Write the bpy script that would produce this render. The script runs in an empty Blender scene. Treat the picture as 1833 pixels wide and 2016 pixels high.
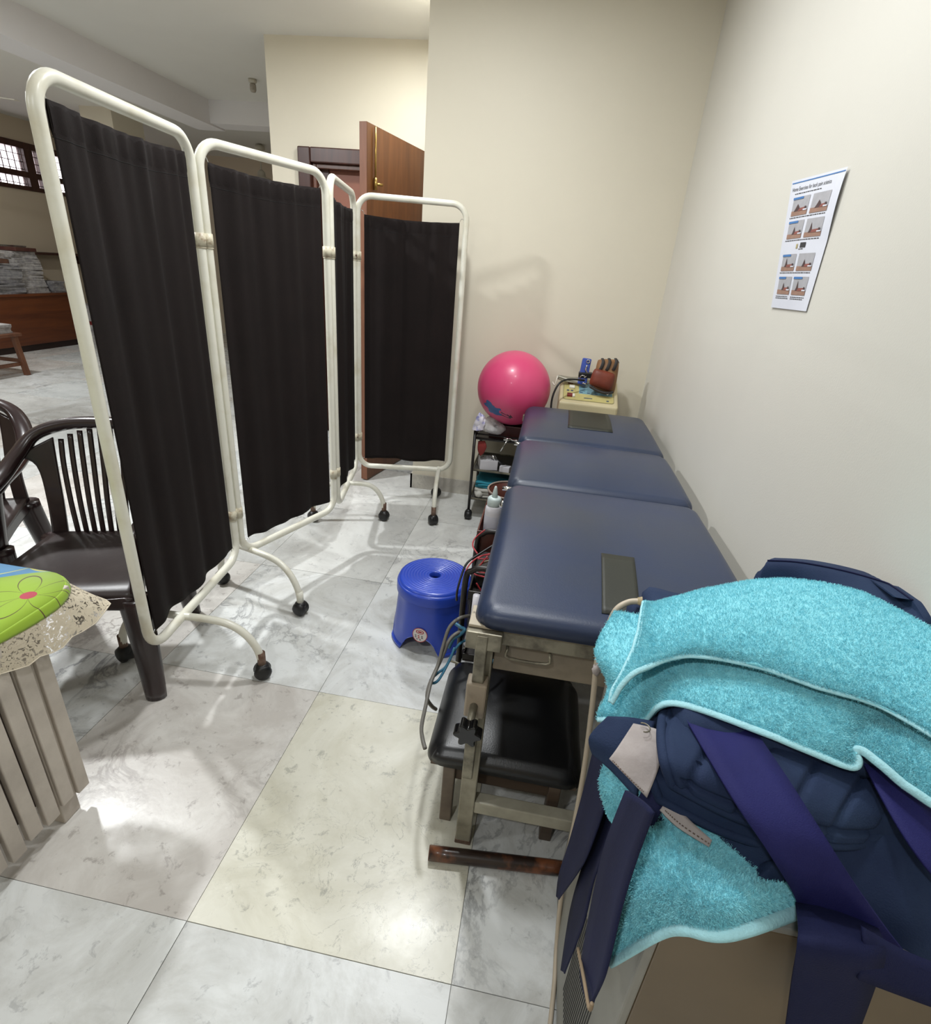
import bpy, math, random
import numpy as np
from mathutils import Vector, Matrix

# ------------------------------------------------------------------ camera
scene = bpy.context.scene
COL = scene.collection
W, HH, FPX, CAMZ = 1833.0, 2016.0, 1043.0, 1.4
_c = np.array([W / 2, HH / 2])
_d = np.array([725. - _c[0], 3280. - _c[1], FPX]); _d /= np.linalg.norm(_d)      # straight down
_y = np.array([1100. - _c[0], 544. - _c[1], FPX]); _y -= _d * (_y @ _d); _y /= np.linalg.norm(_y)
_R = np.stack([np.cross(_y, -_d), _y, -_d])
cam = bpy.data.cameras.new('camera'); cam_o = bpy.data.objects.new('camera', cam); COL.objects.link(cam_o)
cam.sensor_fit = 'HORIZONTAL'; cam.sensor_width = 36.0; cam.lens = 36.0 * FPX / W
cam.clip_start = 0.02; cam.clip_end = 60
_m = np.eye(4); _m[:3, 0] = _R[:, 0]; _m[:3, 1] = -_R[:, 1]; _m[:3, 2] = -_R[:, 2]; _m[:3, 3] = (0, 0, CAMZ)
cam_o.matrix_world = Matrix(_m.tolist())
scene.camera = cam_o

def at(u, v, x=None, y=None, z=None):
    """place of a photographed point once its height, depth or lateral distance is known"""
    r = _R @ np.array([(u - _c[0]) / FPX, (v - _c[1]) / FPX, 1.0])
    t = (z - CAMZ) / r[2] if z is not None else (y / r[1] if y is not None else x / r[0])
    return np.array([0, 0, CAMZ]) + t * r

# ------------------------------------------------------------------ world, lamps, exposure
def lin(c):
    if isinstance(c, str):
        c = tuple(int(c[i:i + 2], 16) / 255 for i in (0, 2, 4))
    return tuple((x / 12.92 if x <= 0.04045 else ((x + 0.055) / 1.055) ** 2.4) for x in c[:3]) + (1.0,)

world = bpy.data.worlds.new('sky'); scene.world = world; world.use_nodes = True
bg = world.node_tree.nodes['Background']
bg.inputs[0].default_value = (1.0, 0.93, 0.96, 1); bg.inputs[1].default_value = 2.2
scene.view_settings.view_transform = 'Standard'; scene.view_settings.look = 'None'
scene.view_settings.gamma = 1.0; scene.view_settings.use_curve_mapping = False
scene.view_settings.exposure = 0.47
scene.cycles.diffuse_bounces = 5; scene.cycles.max_bounces = 8; scene.cycles.glossy_bounces = 3
CEIL = 2.73
LAMPS = [(-.44, 2.05, 20, 180), (-.02, 1.22, 6.5, 140), (-2.6, 2.08, 50, 180), (-1.0, 3.55, 12, 180), (-3.0, -.4, 15, 180), (-.6, -.9, 15, 180), (-5.4, 4.2, 32, 180)]  # rear and far hall entries are added fill lights, no lamp seen there
for (lx, ly, pw, sp) in LAMPS:
    L = bpy.data.lights.new('downlight_and_fill', 'AREA'); L.shape = 'DISK'; L.size = 0.16
    L.energy = pw; L.spread = math.radians(sp); L.color = (0.965, 0.99, 1.0)
    lo = bpy.data.objects.new('downlight_and_fill', L); COL.objects.link(lo); lo.location = (lx, ly, CEIL - .035)

# ------------------------------------------------------------------ helpers
rnd = random.Random(7); nrs = np.random.RandomState(5)
OFF = {}
def tag(o, label=None, cat=None, group=None, kind=None):
    for k, v in (('label', label), ('category', cat), ('group', group), ('kind', kind)):
        if v: o[k] = v
    return o
def thing(name, label, cat, loc=(0, 0, 0), group=None, kind=None):
    o = bpy.data.objects.new(name, None); COL.objects.link(o); o.location = loc
    o.empty_display_size = .05; OFF[o.name] = np.array(loc, float)
    return tag(o, label, cat, group, kind)
def obj(name, VF, mat, parent=None, smooth=True, bevel=0, seg=2, solid=0, label=None, mats=None, fm=None, origin=None, sharp=None):
    V, F = VF
    V = np.asarray(V, float).reshape(-1, 3)
    if parent is not None: off = OFF[parent.name]
    else: off = np.array(origin, float) if origin is not None else np.zeros(3)
    me = bpy.data.meshes.new(name); me.from_pydata((V - off).tolist(), [], [list(map(int, f)) for f in F]); me.update()
    o = bpy.data.objects.new(name, me); COL.objects.link(o)
    for m in (mats if mats else [mat]): me.materials.append(m)
    if fm is not None: me.polygons.foreach_set('material_index', fm)
    if smooth:
        me.polygons.foreach_set('use_smooth', [True] * len(me.polygons))
        if sharp: me.set_sharp_from_angle(angle=math.radians(sharp))
    if parent is not None: o.parent = parent; OFF[o.name] = off
    else: o.location = off; OFF[o.name] = off
    if solid:
        md = o.modifiers.new('thickness', 'SOLIDIFY'); md.thickness = solid; md.offset = -1
    if bevel:
        md = o.modifiers.new('bevel', 'BEVEL'); md.width = bevel; md.segments = seg; md.limit_method = 'ANGLE'; md.angle_limit = math.radians(35)
    if label: o['label'] = label
    return o
def one(name, VF, mat, label, cat, group=None, kind=None, origin=None, **k):
    V = np.asarray(VF[0], float).reshape(-1, 3)
    if origin is None: origin = ((V[:, 0].min() + V[:, 0].max()) / 2, (V[:, 1].min() + V[:, 1].max()) / 2, V[:, 2].min())
    return tag(obj(name, VF, mat, None, origin=origin, **k), label, cat, group, kind)
def dup(o, parent=None):
    c = o.copy(); COL.objects.link(c); OFF[c.name] = OFF.get(o.name, np.zeros(3))
    if parent is not None: c.parent = parent
    for ch in list(o.children): dup(ch, c)
    return c
def merge(*L):
    V, F = [], []
    for v, f in L:
        n = len(V); V += [tuple(p) for p in np.asarray(v, float).reshape(-1, 3)]; F += [[i + n for i in q] for q in f]
    return V, F
def box(x0, x1, y0, y1, z0, z1):
    x0, x1 = sorted((x0, x1)); y0, y1 = sorted((y0, y1)); z0, z1 = sorted((z0, z1))
    V = [(x, y, z) for z in (z0, z1) for y in (y0, y1) for x in (x0, x1)]
    return V, [[0, 2, 3, 1], [4, 5, 7, 6], [0, 1, 5, 4], [2, 6, 7, 3], [0, 4, 6, 2], [1, 3, 7, 5]]
def rot(VF, ang, c=(0, 0, 0), axis='Z'):
    V = np.asarray(VF[0], float) - np.array(c); R = np.array(Matrix.Rotation(ang, 3, axis))
    return (V @ R.T + np.array(c)), VF[1]
def move(VF, d): return np.asarray(VF[0], float) + np.array(d), VF[1]
def unit(v): v = np.asarray(v, float); return v / (np.linalg.norm(v) + 1e-12)
def beam(p, q, w, h, up=(0, 0, 1)):
    p, q = np.array(p, float), np.array(q, float); t = unit(q - p); a = unit(np.cross(np.array(up, float), t)); b = np.cross(t, a)
    V = [c + sa * a * w / 2 + sb * b * h / 2 for c in (p, q) for sb in (-1, 1) for sa in (-1, 1)]
    return V, [[0, 2, 3, 1], [4, 5, 7, 6], [0, 1, 5, 4], [2, 6, 7, 3], [0, 4, 6, 2], [1, 3, 7, 5]]
def cat(P, n=6, closed=False):
    P = np.asarray(P, float); N = len(P); out = []
    for i in range(N if closed else N - 1):
        g = (lambda k: P[k % N]) if closed else (lambda k: P[min(max(k, 0), N - 1)])
        a, b, c, d = g(i - 1), g(i), g(i + 1), g(i + 2)
        for j in range(n):
            t = j / n
            out.append(.5 * ((2 * b) + (-a + c) * t + (2 * a - 5 * b + 4 * c - d) * t * t + (-a + 3 * b - 3 * c + d) * t ** 3))
    if not closed: out.append(P[-1])
    return np.array(out)
def tube(P, r, n=10, closed=False, flat=1.0, up=None, caps=True):
    """round bar along a path; r may be a list; flat squashes the section along its second axis"""
    P = np.asarray(P, float); N = len(P); r = np.broadcast_to(np.asarray(r, float), (N,))
    T = np.zeros_like(P)
    for i in range(N):
        if closed: T[i] = P[(i + 1) % N] - P[i - 1]
        else: T[i] = P[min(i + 1, N - 1)] - P[max(i - 1, 0)]
        T[i] = unit(T[i])
    a = np.array(up, float) if up is not None else (np.array([0, 0, 1.]) if abs(T[0][2]) < .9 else np.array([1., 0, 0]))
    V, F = [], []
    for i in range(N):
        a = unit(a - T[i] * (a @ T[i])) if up is None else unit(np.array(up, float) - T[i] * (np.array(up, float) @ T[i]))
        b = np.cross(T[i], a)
        for k in range(n):
            th = 2 * math.pi * k / n
            V.append(P[i] + r[i] * (math.cos(th) * a * flat + math.sin(th) * b))
    for i in range(N if closed else N - 1):
        for k in range(n):
            A, B = i * n, ((i + 1) % N) * n
            F.append([A + k, A + (k + 1) % n, B + (k + 1) % n, B + k])
    if caps and not closed:
        F.append(list(range(n))[::-1]); F.append([(N - 1) * n + k for k in range(n)])
    return V, F
def lathe(prof, c=(0, 0, 0), n=24, caps=True, sx=1, sy=1):
    V, F = [], []
    for (r, z) in prof:
        for k in range(n):
            th = 2 * math.pi * k / n; V.append((c[0] + r * math.cos(th) * sx, c[1] + r * math.sin(th) * sy, c[2] + z))
    for i in range(len(prof) - 1):
        for k in range(n): F.append([i * n + k, i * n + (k + 1) % n, (i + 1) * n + (k + 1) % n, (i + 1) * n + k])
    if caps: F.append(list(range(n))[::-1]); F.append([(len(prof) - 1) * n + k for k in range(n)])
    return V, F
def cyl(p, q, r, n=16): return tube([p, q], r, n)
def sphere(c, r, n=20, m=12, s=(1, 1, 1)):
    pr = [(max(1e-4, r * math.sin(math.pi * i / m)), -r * math.cos(math.pi * i / m)) for i in range(m + 1)]
    V, F = lathe(pr, (0, 0, 0), n); return np.asarray(V) * np.array(s) + np.array(c), F
def grid(G):
    G = np.asarray(G, float); a, b = G.shape[:2]
    return G.reshape(-1, 3), [[i * b + j, i * b + j + 1, (i + 1) * b + j + 1, (i + 1) * b + j] for i in range(a - 1) for j in range(b - 1)]
def net(C, nu=8, nv=8):
    """smooth sheet through a net of control points"""
    C = np.asarray(C, float)
    A = np.stack([cat(row, nv) for row in C]); return np.stack([cat(A[:, j], nu) for j in range(A.shape[1])], 1)
def gnorm(G):
    du = np.gradient(G, axis=1); dv = np.gradient(G, axis=0); n = np.cross(du, dv); n /= (np.linalg.norm(n, axis=2, keepdims=True) + 1e-12)
    return n
def wob(shape, k, amp, seed=0):
    r = np.random.RandomState(seed); a = r.rand(max(2, int(shape[0] / k) + 3), max(2, int(shape[1] / k) + 3)) - .5
    i = np.linspace(0, a.shape[0] - 1.001, shape[0]); j = np.linspace(0, a.shape[1] - 1.001, shape[1])
    i0, j0 = i.astype(int), j.astype(int); fi, fj = (i - i0)[:, None], (j - j0)[None]
    fi = fi * fi * (3 - 2 * fi); fj = fj * fj * (3 - 2 * fj)
    return 2 * amp * (a[i0][:, j0] * (1 - fi) * (1 - fj) + a[i0 + 1][:, j0] * fi * (1 - fj) + a[i0][:, j0 + 1] * (1 - fi) * fj + a[i0 + 1][:, j0 + 1] * fi * fj)
def shell(G, th):
    """closed slab of the given thickness under a sheet"""
    n = gnorm(G); n = n * np.sign(n[..., 2].mean() if abs(n[..., 2].mean()) > .05 else 1.0)
    B = G - n * th; a, b = G.shape[:2]; V = np.concatenate([G.reshape(-1, 3), B.reshape(-1, 3)]); o = a * b; F = []
    for i in range(a - 1):
        for j in range(b - 1):
            q = [i * b + j, i * b + j + 1, (i + 1) * b + j + 1, (i + 1) * b + j]; F.append(q); F.append([k + o for k in q[::-1]])
    ring = [j for j in range(b)] + [i * b + b - 1 for i in range(1, a)] + [(a - 1) * b + j for j in range(b - 2, -1, -1)] + [i * b for i in range(a - 2, 0, -1)]
    for k in range(len(ring)):
        p, q = ring[k], ring[(k + 1) % len(ring)]; F.append([q, p, p + o, q + o])
    return V, F
def ribbon(L, R, th=.002, n=8, bow=0.0):
    L, R = cat(L, n), cat(R, n); M = (L + R) / 2
    G = np.stack([L, L * .75 + R * .25, M, L * .25 + R * .75, R], 1)
    if bow: G = G + gnorm(G) * np.array([0, .75, 1, .75, 0])[None, :, None] * bow
    return shell(G, th)
def poly_extrude(P2, z0, z1, f):
    """prism of a 2D outline; f maps (a,b,c) to space"""
    n = len(P2); V = [f(a, b, z0) for a, b in P2] + [f(a, b, z1) for a, b in P2]
    return V, [list(range(n))[::-1], list(range(n, 2 * n))] + [[i, (i + 1) % n, n + (i + 1) % n, n + i] for i in range(n)]
def rrect(w, h, r, n=6, cx=0, cy=0):
    out = []
    for k, (sx, sy) in enumerate(((1, 1), (-1, 1), (-1, -1), (1, -1))):
        for j in range(n + 1):
            t = math.pi / 2 * (k + j / n); out.append((cx + sx * (w / 2 - r) + r * math.cos(t), cy + sy * (h / 2 - r) + r * math.sin(t)))
    return out
def text_mesh(s, size):
    c = bpy.data.curves.new('txt', 'FONT'); c.body = s; c.size = size; c.align_x = 'CENTER'
    o = bpy.data.objects.new('txt', c); COL.objects.link(o); bpy.context.view_layer.update()
    dg = bpy.context.evaluated_depsgraph_get(); m = o.evaluated_get(dg).to_mesh()
    V = np.array([v.co[:] for v in m.vertices]); F = [list(p.vertices) for p in m.polygons]
    o.evaluated_get(dg).to_mesh_clear(); bpy.data.objects.remove(o); bpy.data.curves.remove(c)
    return V, F

# ------------------------------------------------------------------ materials
def nodes(name):
    m = bpy.data.materials.new(name); m.use_nodes = True; nt = m.node_tree
    return m, nt, nt.nodes['Principled BSDF'], (lambda t: nt.nodes.new(t)), (lambda a, b: nt.links.new(a, b))
def noise(N, L, coord, scale, detail=4, rough=.55, dist=0):
    t = N('ShaderNodeTexNoise'); t.inputs['Scale'].default_value = scale; t.inputs['Detail'].default_value = detail
    t.inputs['Roughness'].default_value = rough; t.inputs['Distortion'].default_value = dist
    if coord is not None: L(coord, t.inputs['Vector'])
    return t.outputs[0]
def ramp(N, L, f, stops):
    r = N('ShaderNodeValToRGB'); e = r.color_ramp.elements
    while len(e) < len(stops): e.new(.5)
    for k, (p, c) in enumerate(stops): e[k].position = p; e[k].color = c if len(c) == 4 else lin(c)
    L(f, r.inputs[0]); return r.outputs[0]
def mixc(N, L, f, a, b, mode='MIX'):
    m = N('ShaderNodeMix'); m.data_type = 'RGBA'; m.blend_type = mode
    for s, v in ((0, f), (6, a), (7, b)):
        if hasattr(v, 'links') or hasattr(v, 'is_linked'): L(v, m.inputs[s])
        else: m.inputs[s].default_value = v
    return m.outputs[2]
def mt(N, L, op, a, b=None, c=None):
    m = N('ShaderNodeMath'); m.operation = op
    for i, v in enumerate((a, b, c)):
        if v is None: continue
        if hasattr(v, 'is_linked'): L(v, m.inputs[i])
        else: m.inputs[i].default_value = v
    return m.outputs[0]
def M(name, col, rough=.5, metal=0, var=None, vs=6, bump=0, bs=80, col2=None, lo=.35, hi=.65, coat=0, sheen=0, spec=.5, trans=0, sub=0, bd=4, detail=5, rvar=0):
    m, nt, P, N, L = nodes(name)
    P.inputs['Base Color'].default_value = lin(col); P.inputs['Roughness'].default_value = rough; P.inputs['Metallic'].default_value = metal
    P.inputs['Coat Weight'].default_value = coat; P.inputs['Sheen Weight'].default_value = sheen; P.inputs['Specular IOR Level'].default_value = spec
    P.inputs['Transmission Weight'].default_value = trans; P.inputs['Coat Roughness'].default_value = .12
    tc = N('ShaderNodeTexCoord').outputs['Object']
    if var or col2:
        f = noise(N, L, tc, vs, detail)
        c = lin(col)
        b = lin(col2) if col2 else tuple(x * (1 - var) for x in c[:3]) + (1,)
        P_ = ramp(N, L, f, [(lo, c), (hi, b)]); L(P_, P.inputs['Base Color'])
        if rvar: L(mt(N, L, 'MULTIPLY_ADD', f, rvar, rough - rvar / 2), P.inputs['Roughness'])
    if bump:
        b = N('ShaderNodeBump'); b.inputs['Strength'].default_value = bump; b.inputs['Distance'].default_value = .002
        L(noise(N, L, tc, bs, bd), b.inputs['Height']); L(b.outputs[0], P.inputs['Normal'])
    return m
def marble(name, base, base2, vein, vs=5.0, vw=.03, speck=.3):
    m, nt, P, N, L = nodes(name)
    tc = N('ShaderNodeTexCoord'); oi = N('ShaderNodeObjectInfo')
    mp = N('ShaderNodeMapping'); L(tc.outputs['Object'], mp.inputs[0])
    cb = N('ShaderNodeCombineXYZ'); 
    for i in range(3): L(mt(N, L, 'MULTIPLY', oi.outputs['Random'], 37.0 + 11 * i), cb.inputs[i])
    L(cb.outputs[0], mp.inputs[1]); L(mt(N, L, 'MULTIPLY', oi.outputs['Random'], 9.0), mp.inputs['Rotation'])
    v = mp.outputs[0]
    big = noise(N, L, v, 3.0, 8, .68, .9)
    c = ramp(N, L, big, [(.38, base2), (.58, base)])
    n2 = noise(N, L, v, vs, 9, .62, 1.4)
    w = mt(N, L, 'ABSOLUTE', mt(N, L, 'SUBTRACT', n2, .5))
    vm = ramp(N, L, w, [(0, (1, 1, 1, 1)), (vw, (0, 0, 0, 1))])
    gate = ramp(N, L, noise(N, L, v, 1.7, 3), [(.5, (0, 0, 0, 1)), (.66, (1, 1, 1, 1))])
    f = mt(N, L, 'MULTIPLY', mt(N, L, 'MULTIPLY', vm, gate), .75)
    c = mixc(N, L, f, c, lin(vein))
    sp = ramp(N, L, noise(N, L, v, 26, 5, .7, .4), [(.585, (0, 0, 0, 1)), (.66, (1, 1, 1, 1))])
    c = mixc(N, L, mt(N, L, 'MULTIPLY', sp, speck), c, lin(vein))
    hsv = N('ShaderNodeHueSaturation'); L(c, hsv.inputs['Color'])
    L(mt(N, L, 'MULTIPLY_ADD', oi.outputs['Random'], .14, .93), hsv.inputs['Value'])
    L(hsv.outputs[0], P.inputs['Base Color'])
    L(mt(N, L, 'MULTIPLY_ADD', noise(N, L, v, 9, 4), .2, .19), P.inputs['Roughness'])
    P.inputs['Specular IOR Level'].default_value = .4
    b = N('ShaderNodeBump'); b.inputs['Strength'].default_value = .1; b.inputs['Distance'].default_value = .002
    L(noise(N, L, v, 60, 4), b.inputs['Height']); L(b.outputs[0], P.inputs['Normal'])
    return m
def wood(name, a, b, rough=.4, axis=2, sc=1.0, coat=.1):
    m, nt, P, N, L = nodes(name)
    tc = N('ShaderNodeTexCoord').outputs['Object']; mp = N('ShaderNodeMapping'); L(tc, mp.inputs[0])
    s = [14 * sc] * 3; s[axis] = 1.2 * sc; mp.inputs['Scale'].default_value = s
    L(ramp(N, L, noise(N, L, mp.outputs[0], 1.6, 6, .6, .8), [(.3, a), (.7, b)]), P.inputs['Base Color'])
    P.inputs['Roughness'].default_value = rough; P.inputs['Coat Weight'].default_value = coat
    bp = N('ShaderNodeBump'); bp.inputs['Strength'].default_value = .08; L(noise(N, L, mp.outputs[0], 6, 4), bp.inputs['Height']); L(bp.outputs[0], P.inputs['Normal'])
    return m
m_wall = M('cream_wall_paint', 'd9d2c0', .55, var=.03, vs=1.5, bump=.12, bs=240)
m_wall_r = M('pale_wall_paint', 'cfccc3', .5, var=.035, vs=1.2, bump=.12, bs=240)
m_wall_dim = M('hall_wall_paint', 'c9bca6', .6, var=.05, vs=1.2, bump=.1, bs=200)
m_ceil = M('ceiling_distemper', 'dcdbd5', .8, var=.03, vs=2)
m_beam = M('beam_distemper', 'e2e0e1', .8, var=.03, vs=2)
m_grout = M('grey_grout', '9c9c97', .8, var=.2, vs=20)
MARB = [marble('marble_white', 'd9dad7', 'c4c4c1', '6f7073'), marble('marble_grey', 'd5d7d6', 'b9b9b5', '5f6064', 3.5, .035),
        marble('marble_warm', 'd5d2cd', 'bfbab4', '7b716d', 7, .05, .45), marble('marble_cool', 'd8dbda', 'c3c7c6', '66686c', 4.2, .022, .2)]
m_marb_y = marble('marble_cream', 'cfcdc0', 'bfbcac', '76766f', 9, .006, .45)
m_skirt = marble('marble_skirting', 'c6c2b8', 'aaa59d', '7a7672', 5, .03)
m_white = M('ivory_enamel', 'dfddd0', .32, col2='cfc9b4', vs=9, lo=.5, hi=.75, bump=.1, bs=60)
m_rust = M('rusty_sleeve', '8a7466', .6, metal=.5, col2='5d4336', vs=30)
m_blackrub = M('black_plastic', '1b1b1c', .42, var=.3, vs=30, bump=.1, bs=90)
m_curt = M('dark_brown_cloth', '1b1413', .9, var=.22, vs=5, bump=.35, bs=420, spec=.25)
m_teak = wood('teak_veneer', '7a4b24', '5f3616', .38)
m_dkwood = wood('dark_stained_wood', '4a2a22', '331a15', .35)
m_redwood = M('red_brown_laminate', '8d5a48', .5, var=.12, vs=3)
m_edge = wood('door_edge_wood', '8f6048', '754a35', .5)
m_brass = M('brass', 'b89a5a', .3, metal=1, var=.2, vs=30)
m_chrome = M('chrome', 'd8d8d8', .15, metal=1, var=.1, vs=40)
# ================================================================== THE ROOM
XR, YB, XL, YF, YN = .592, 3.33, -7.2, 9.3, -2.2
fl = tag(obj('floor', box(XL, XR, YN, YF, -.06, -.004), m_grout, None, smooth=False), 'polished marble slab floor', 'floor', kind='structure')
TX, TY, PX_, PY_ = -.638, .617, .616, .741
tv, tf = box(0, PX_ - .0025, 0, PY_ - .0025, -.02, 0)
TM = {}
def tile_mesh(w, h, m):
    k = (round(w, 3), round(h, 3), m.name)
    if k not in TM:
        me = bpy.data.meshes.new('marble_slab'); v, f = box(.0008, w - .0008, .0008, h - .0008, -.02, 0)
        me.from_pydata(v, [], f); me.materials.append(m); me.update(); TM[k] = me
    return TM[k]
i0, j0 = math.floor((XL - TX) / PX_), math.floor((YN - TY) / PY_)
for i in range(i0, 3):
    for j in range(j0, 13):
        x0, y0 = TX + i * PX_, TY + j * PY_; x1, y1 = min(x0 + PX_, XR), min(y0 + PY_, YF)
        xa, ya = max(x0, XL), max(y0, YN)
        if x1 - xa < .02 or y1 - ya < .02: continue
        m = m_marb_y if (i, j) == (0, 0) else rnd.choice(MARB)
        if (i, j) == (-1, 0): m = MARB[2]
        if (i, j) in ((0, -1), (-1, -1), (1, 0)): m = MARB[1]
        o = bpy.data.objects.new('marble_slab', tile_mesh(x1 - xa, y1 - ya, m)); COL.objects.link(o); o.parent = fl; o.location = (xa, ya, rnd.uniform(-.0006, .0003))
def struct(name, VF, m, label, parent=None, **k):
    o = obj(name, VF, m, parent, smooth=False, **k)
    return tag(o, label, None if parent else name.split('_')[0], kind='structure') if parent is None else o
struct('ceiling', box(XL - .1, XR + .1, YN - .1, YF + .1, CEIL, CEIL + .1), m_ceil, 'flat grey-white ceiling of the clinic and hall')
struct('wall_right', box(XR, XR + .12, YN - .1, YB + .01, -.06, CEIL), m_wall_r, 'pale cream wall along the right side of the couch')
struct('wall_back', box(-.805, XR + .12, YB, 4.42, -.06, CEIL), m_wall, 'cream wall behind the ball and trolley')
FX0, FX1, FZ = -1.90, -.985, 2.04     # door opening
struct('wall_alcove', merge(box(-2.18, FX0, 4.3, 4.42, -.06, CEIL), box(FX1, -.805, 4.3, 4.42, -.06, CEIL), box(FX0, FX1, 4.3, 4.42, FZ, CEIL)), m_wall, 'cream wall with the wooden doorway beyond the screen')
struct('wall_far', box(XL - .1, -.6, YF, YF + .12, -.06, CEIL), m_wall_dim, 'dim far wall of the hall')
struct('wall_passage', box(-2.18, -2.06, 4.42, YF, -.06, CEIL), m_wall_dim, 'side wall of the passage beyond the doorway wall')
struct('wall_rear', box(XL - .1, XR + .12, YN - .12, YN, -.06, CEIL), m_wall_dim, 'wall behind the viewer')
WY0, WY1, WZ0, WZ1 = 5.0, 8.7, 1.905, 2.465
struct('wall_left', merge(box(XL - .12, XL, YN, YF, -.06, WZ0), box(XL - .12, XL, YN, YF, WZ1, CEIL), box(XL - .12, XL, YN, WY0, WZ0, WZ1), box(XL - .12, XL, WY1, YF, WZ0, WZ1)), m_wall_dim, 'hall wall below and around the high window')
struct('trim_1', box(-3.97, -3.67, YN, 6.25, 2.52, CEIL), m_beam, 'white ceiling beam running along the hall')
struct('trim_2', box(-3.67, -2.18, 5.99, 6.25, 2.535, CEIL), m_beam, 'white cross beam meeting the long beam')
struct('trim_3', box(-5.56, -5.17, 6.5, 7.0, 0, CEIL), m_wall, 'square cream column standing in the hall')
struct('baseboard_back', merge(box(-.817, XR, YB - .012, YB, 0, .1), box(-.817, -.805, YB - .012, 4.3, 0, .1)), m_skirt, 'marble skirting along the cream back wall')
struct('baseboard_right', box(XR - .012, XR, YN, YB - .012, 0, .1), m_skirt, 'marble skirting along the right wall')
struct('baseboard_alcove', box(-2.18, FX0 - .07, 4.288, 4.3, 0, .1), m_skirt, 'marble skirting left of the doorway')
struct('baseboard_left', box(XL, XL + .012, YN, YF, 0, .1), m_skirt, 'marble skirting under the high window')
# window
win = obj('window_1', merge(box(XL - .1, XL + .02, WY0, WY1, WZ1 - .075, WZ1), box(XL - .1, XL + .02, WY0, WY1, WZ0, WZ0 + .05), box(XL - .1, XL + .02, WY0, WY0 + .06, WZ0 + .05, WZ1 - .075), box(XL - .1, XL + .02, WY1 - .06, WY1, WZ0 + .05, WZ1 - .075)), m_dkwood, None, smooth=False)
tag(win, 'high dark wooden window with square grille in the hall wall', 'window', kind='structure')
for yy, w in ((6.0, .13), (7.30, .13), (7.54, .15)):
    obj('mullion', box(XL - .09, XL + .015, yy, yy + w, WZ0 + .05, WZ1 - .075), m_dkwood, win, smooth=False)
obj('transom', box(XL - .088, XL + .012, WY0 + .06, WY1 - .06, 2.058, 2.127), m_dkwood, win, smooth=False)
bars = [box(XL - .052, XL - .044, y, y + .009, WZ0 + .05, WZ1 - .075) for y in np.arange(WY0 + .12, WY1 - .06, .09)]
bars += [box(XL - .05, XL - .042, WY0 + .06, WY1 - .06, z, z + .008) for z in np.arange(WZ0 + .075, WZ1 - .08, .085)]
g = obj('grille', merge(*bars), m_dkwood, win, smooth=False, label='thin dark square grille')
mg, nt, P, N, L = nodes('window_glass'); P.inputs['Base Color'].default_value = (1, .97, .98, 1); P.inputs['Transmission Weight'].default_value = 1; P.inputs['Roughness'].default_value = .0; P.inputs['IOR'].default_value = 1.01
for ya, yb in ((WY0 + .06, 6.0), (6.13, 7.30), (7.43, 7.54), (7.69, WY1 - .06)):
    obj('pane', box(XL - .07, XL - .067, ya, yb, WZ0 + .05, WZ1 - .075), mg, win, smooth=False)
# door frame, closed inner panel and the open leaf
fr = []
for s in (0, .03):
    fr.append(s)
df = obj('door_1', merge(box(FX0 - .065, FX0 + .03, 4.265, 4.42, 0, FZ + .065), box(FX1 - .03, FX1 + .065, 4.265, 4.42, 0, FZ + .065), box(FX0 + .03, FX1 - .03, 4.265, 4.42, FZ - .03, FZ + .065)), m_dkwood, None, smooth=False, bevel=.008)
tag(df, 'dark brown wooden door frame in the cream wall', 'door frame', kind='structure')
obj('inner_architrave', merge(box(FX0 + .03, FX0 + .06, 4.30, 4.40, 0, FZ - .03), box(FX0 + .06, FX1 - .06, 4.30, 4.40, FZ - .06, FZ - .03)), wood('frame_wood_light', '6a4434', '4d2c22', .3), df, smooth=False, bevel=.004)
d2 = tag(obj('door_2', box(FX0 + .03, FX1 - .03, 4.375, 4.41, .0, FZ - .03), m_redwood, None, smooth=False), 'red-brown closed panel seen inside the door frame', 'door', kind='structure')
obj('stile', box(FX0 + .06, FX0 + .13, 4.36, 4.376, 0, FZ - .06), m_dkwood, d2, smooth=False)
A, B = np.array([-1.175, 3.345]), np.array([-.985, 4.24]); t = unit(B - A); nrm = np.array([t[1], -t[0]])
th = .045
V = [(*(p + nrm * s * th), z) for z in (.008, 2.08) for (p, s) in ((A, 0), (A, 1), (B, 1), (B, 0))]
leaf = tag(obj('door_3', (V, [[3, 2, 1, 0], [4, 5, 6, 7], [1, 2, 6, 5], [2, 3, 7, 6], [3, 0, 4, 7]]), m_teak, None, smooth=False), 'brown wooden door leaf standing open beside the cream wall', 'door', kind='structure')
obj('door_edge', ([*[(*(A + nrm * s * th - t * .002), z) for z in (.008, 2.08) for s in (0, 1)], *[(*(A + nrm * s * th + t * .004), z) for z in (.008, 2.08) for s in (0, 1)]], [[0, 1, 3, 2], [4, 6, 7, 5], [0, 4, 5, 1], [2, 3, 7, 6], [0, 2, 6, 4], [1, 5, 7, 3]]), m_edge, leaf, smooth=False)
pb = A + nrm * (th + .012) + t * .075
obj('tower_bolt', merge(cyl((*pb, 1.80), (*pb, 2.07), .006, 8), cyl((*pb, 1.77), (*pb, 1.83), .011, 8)), m_brass, leaf)
obj('bolt_knob', cyl((*(pb), 1.80), (*(pb + nrm * .03 + t * .03), 1.80), .007, 8), m_brass, leaf)
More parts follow.
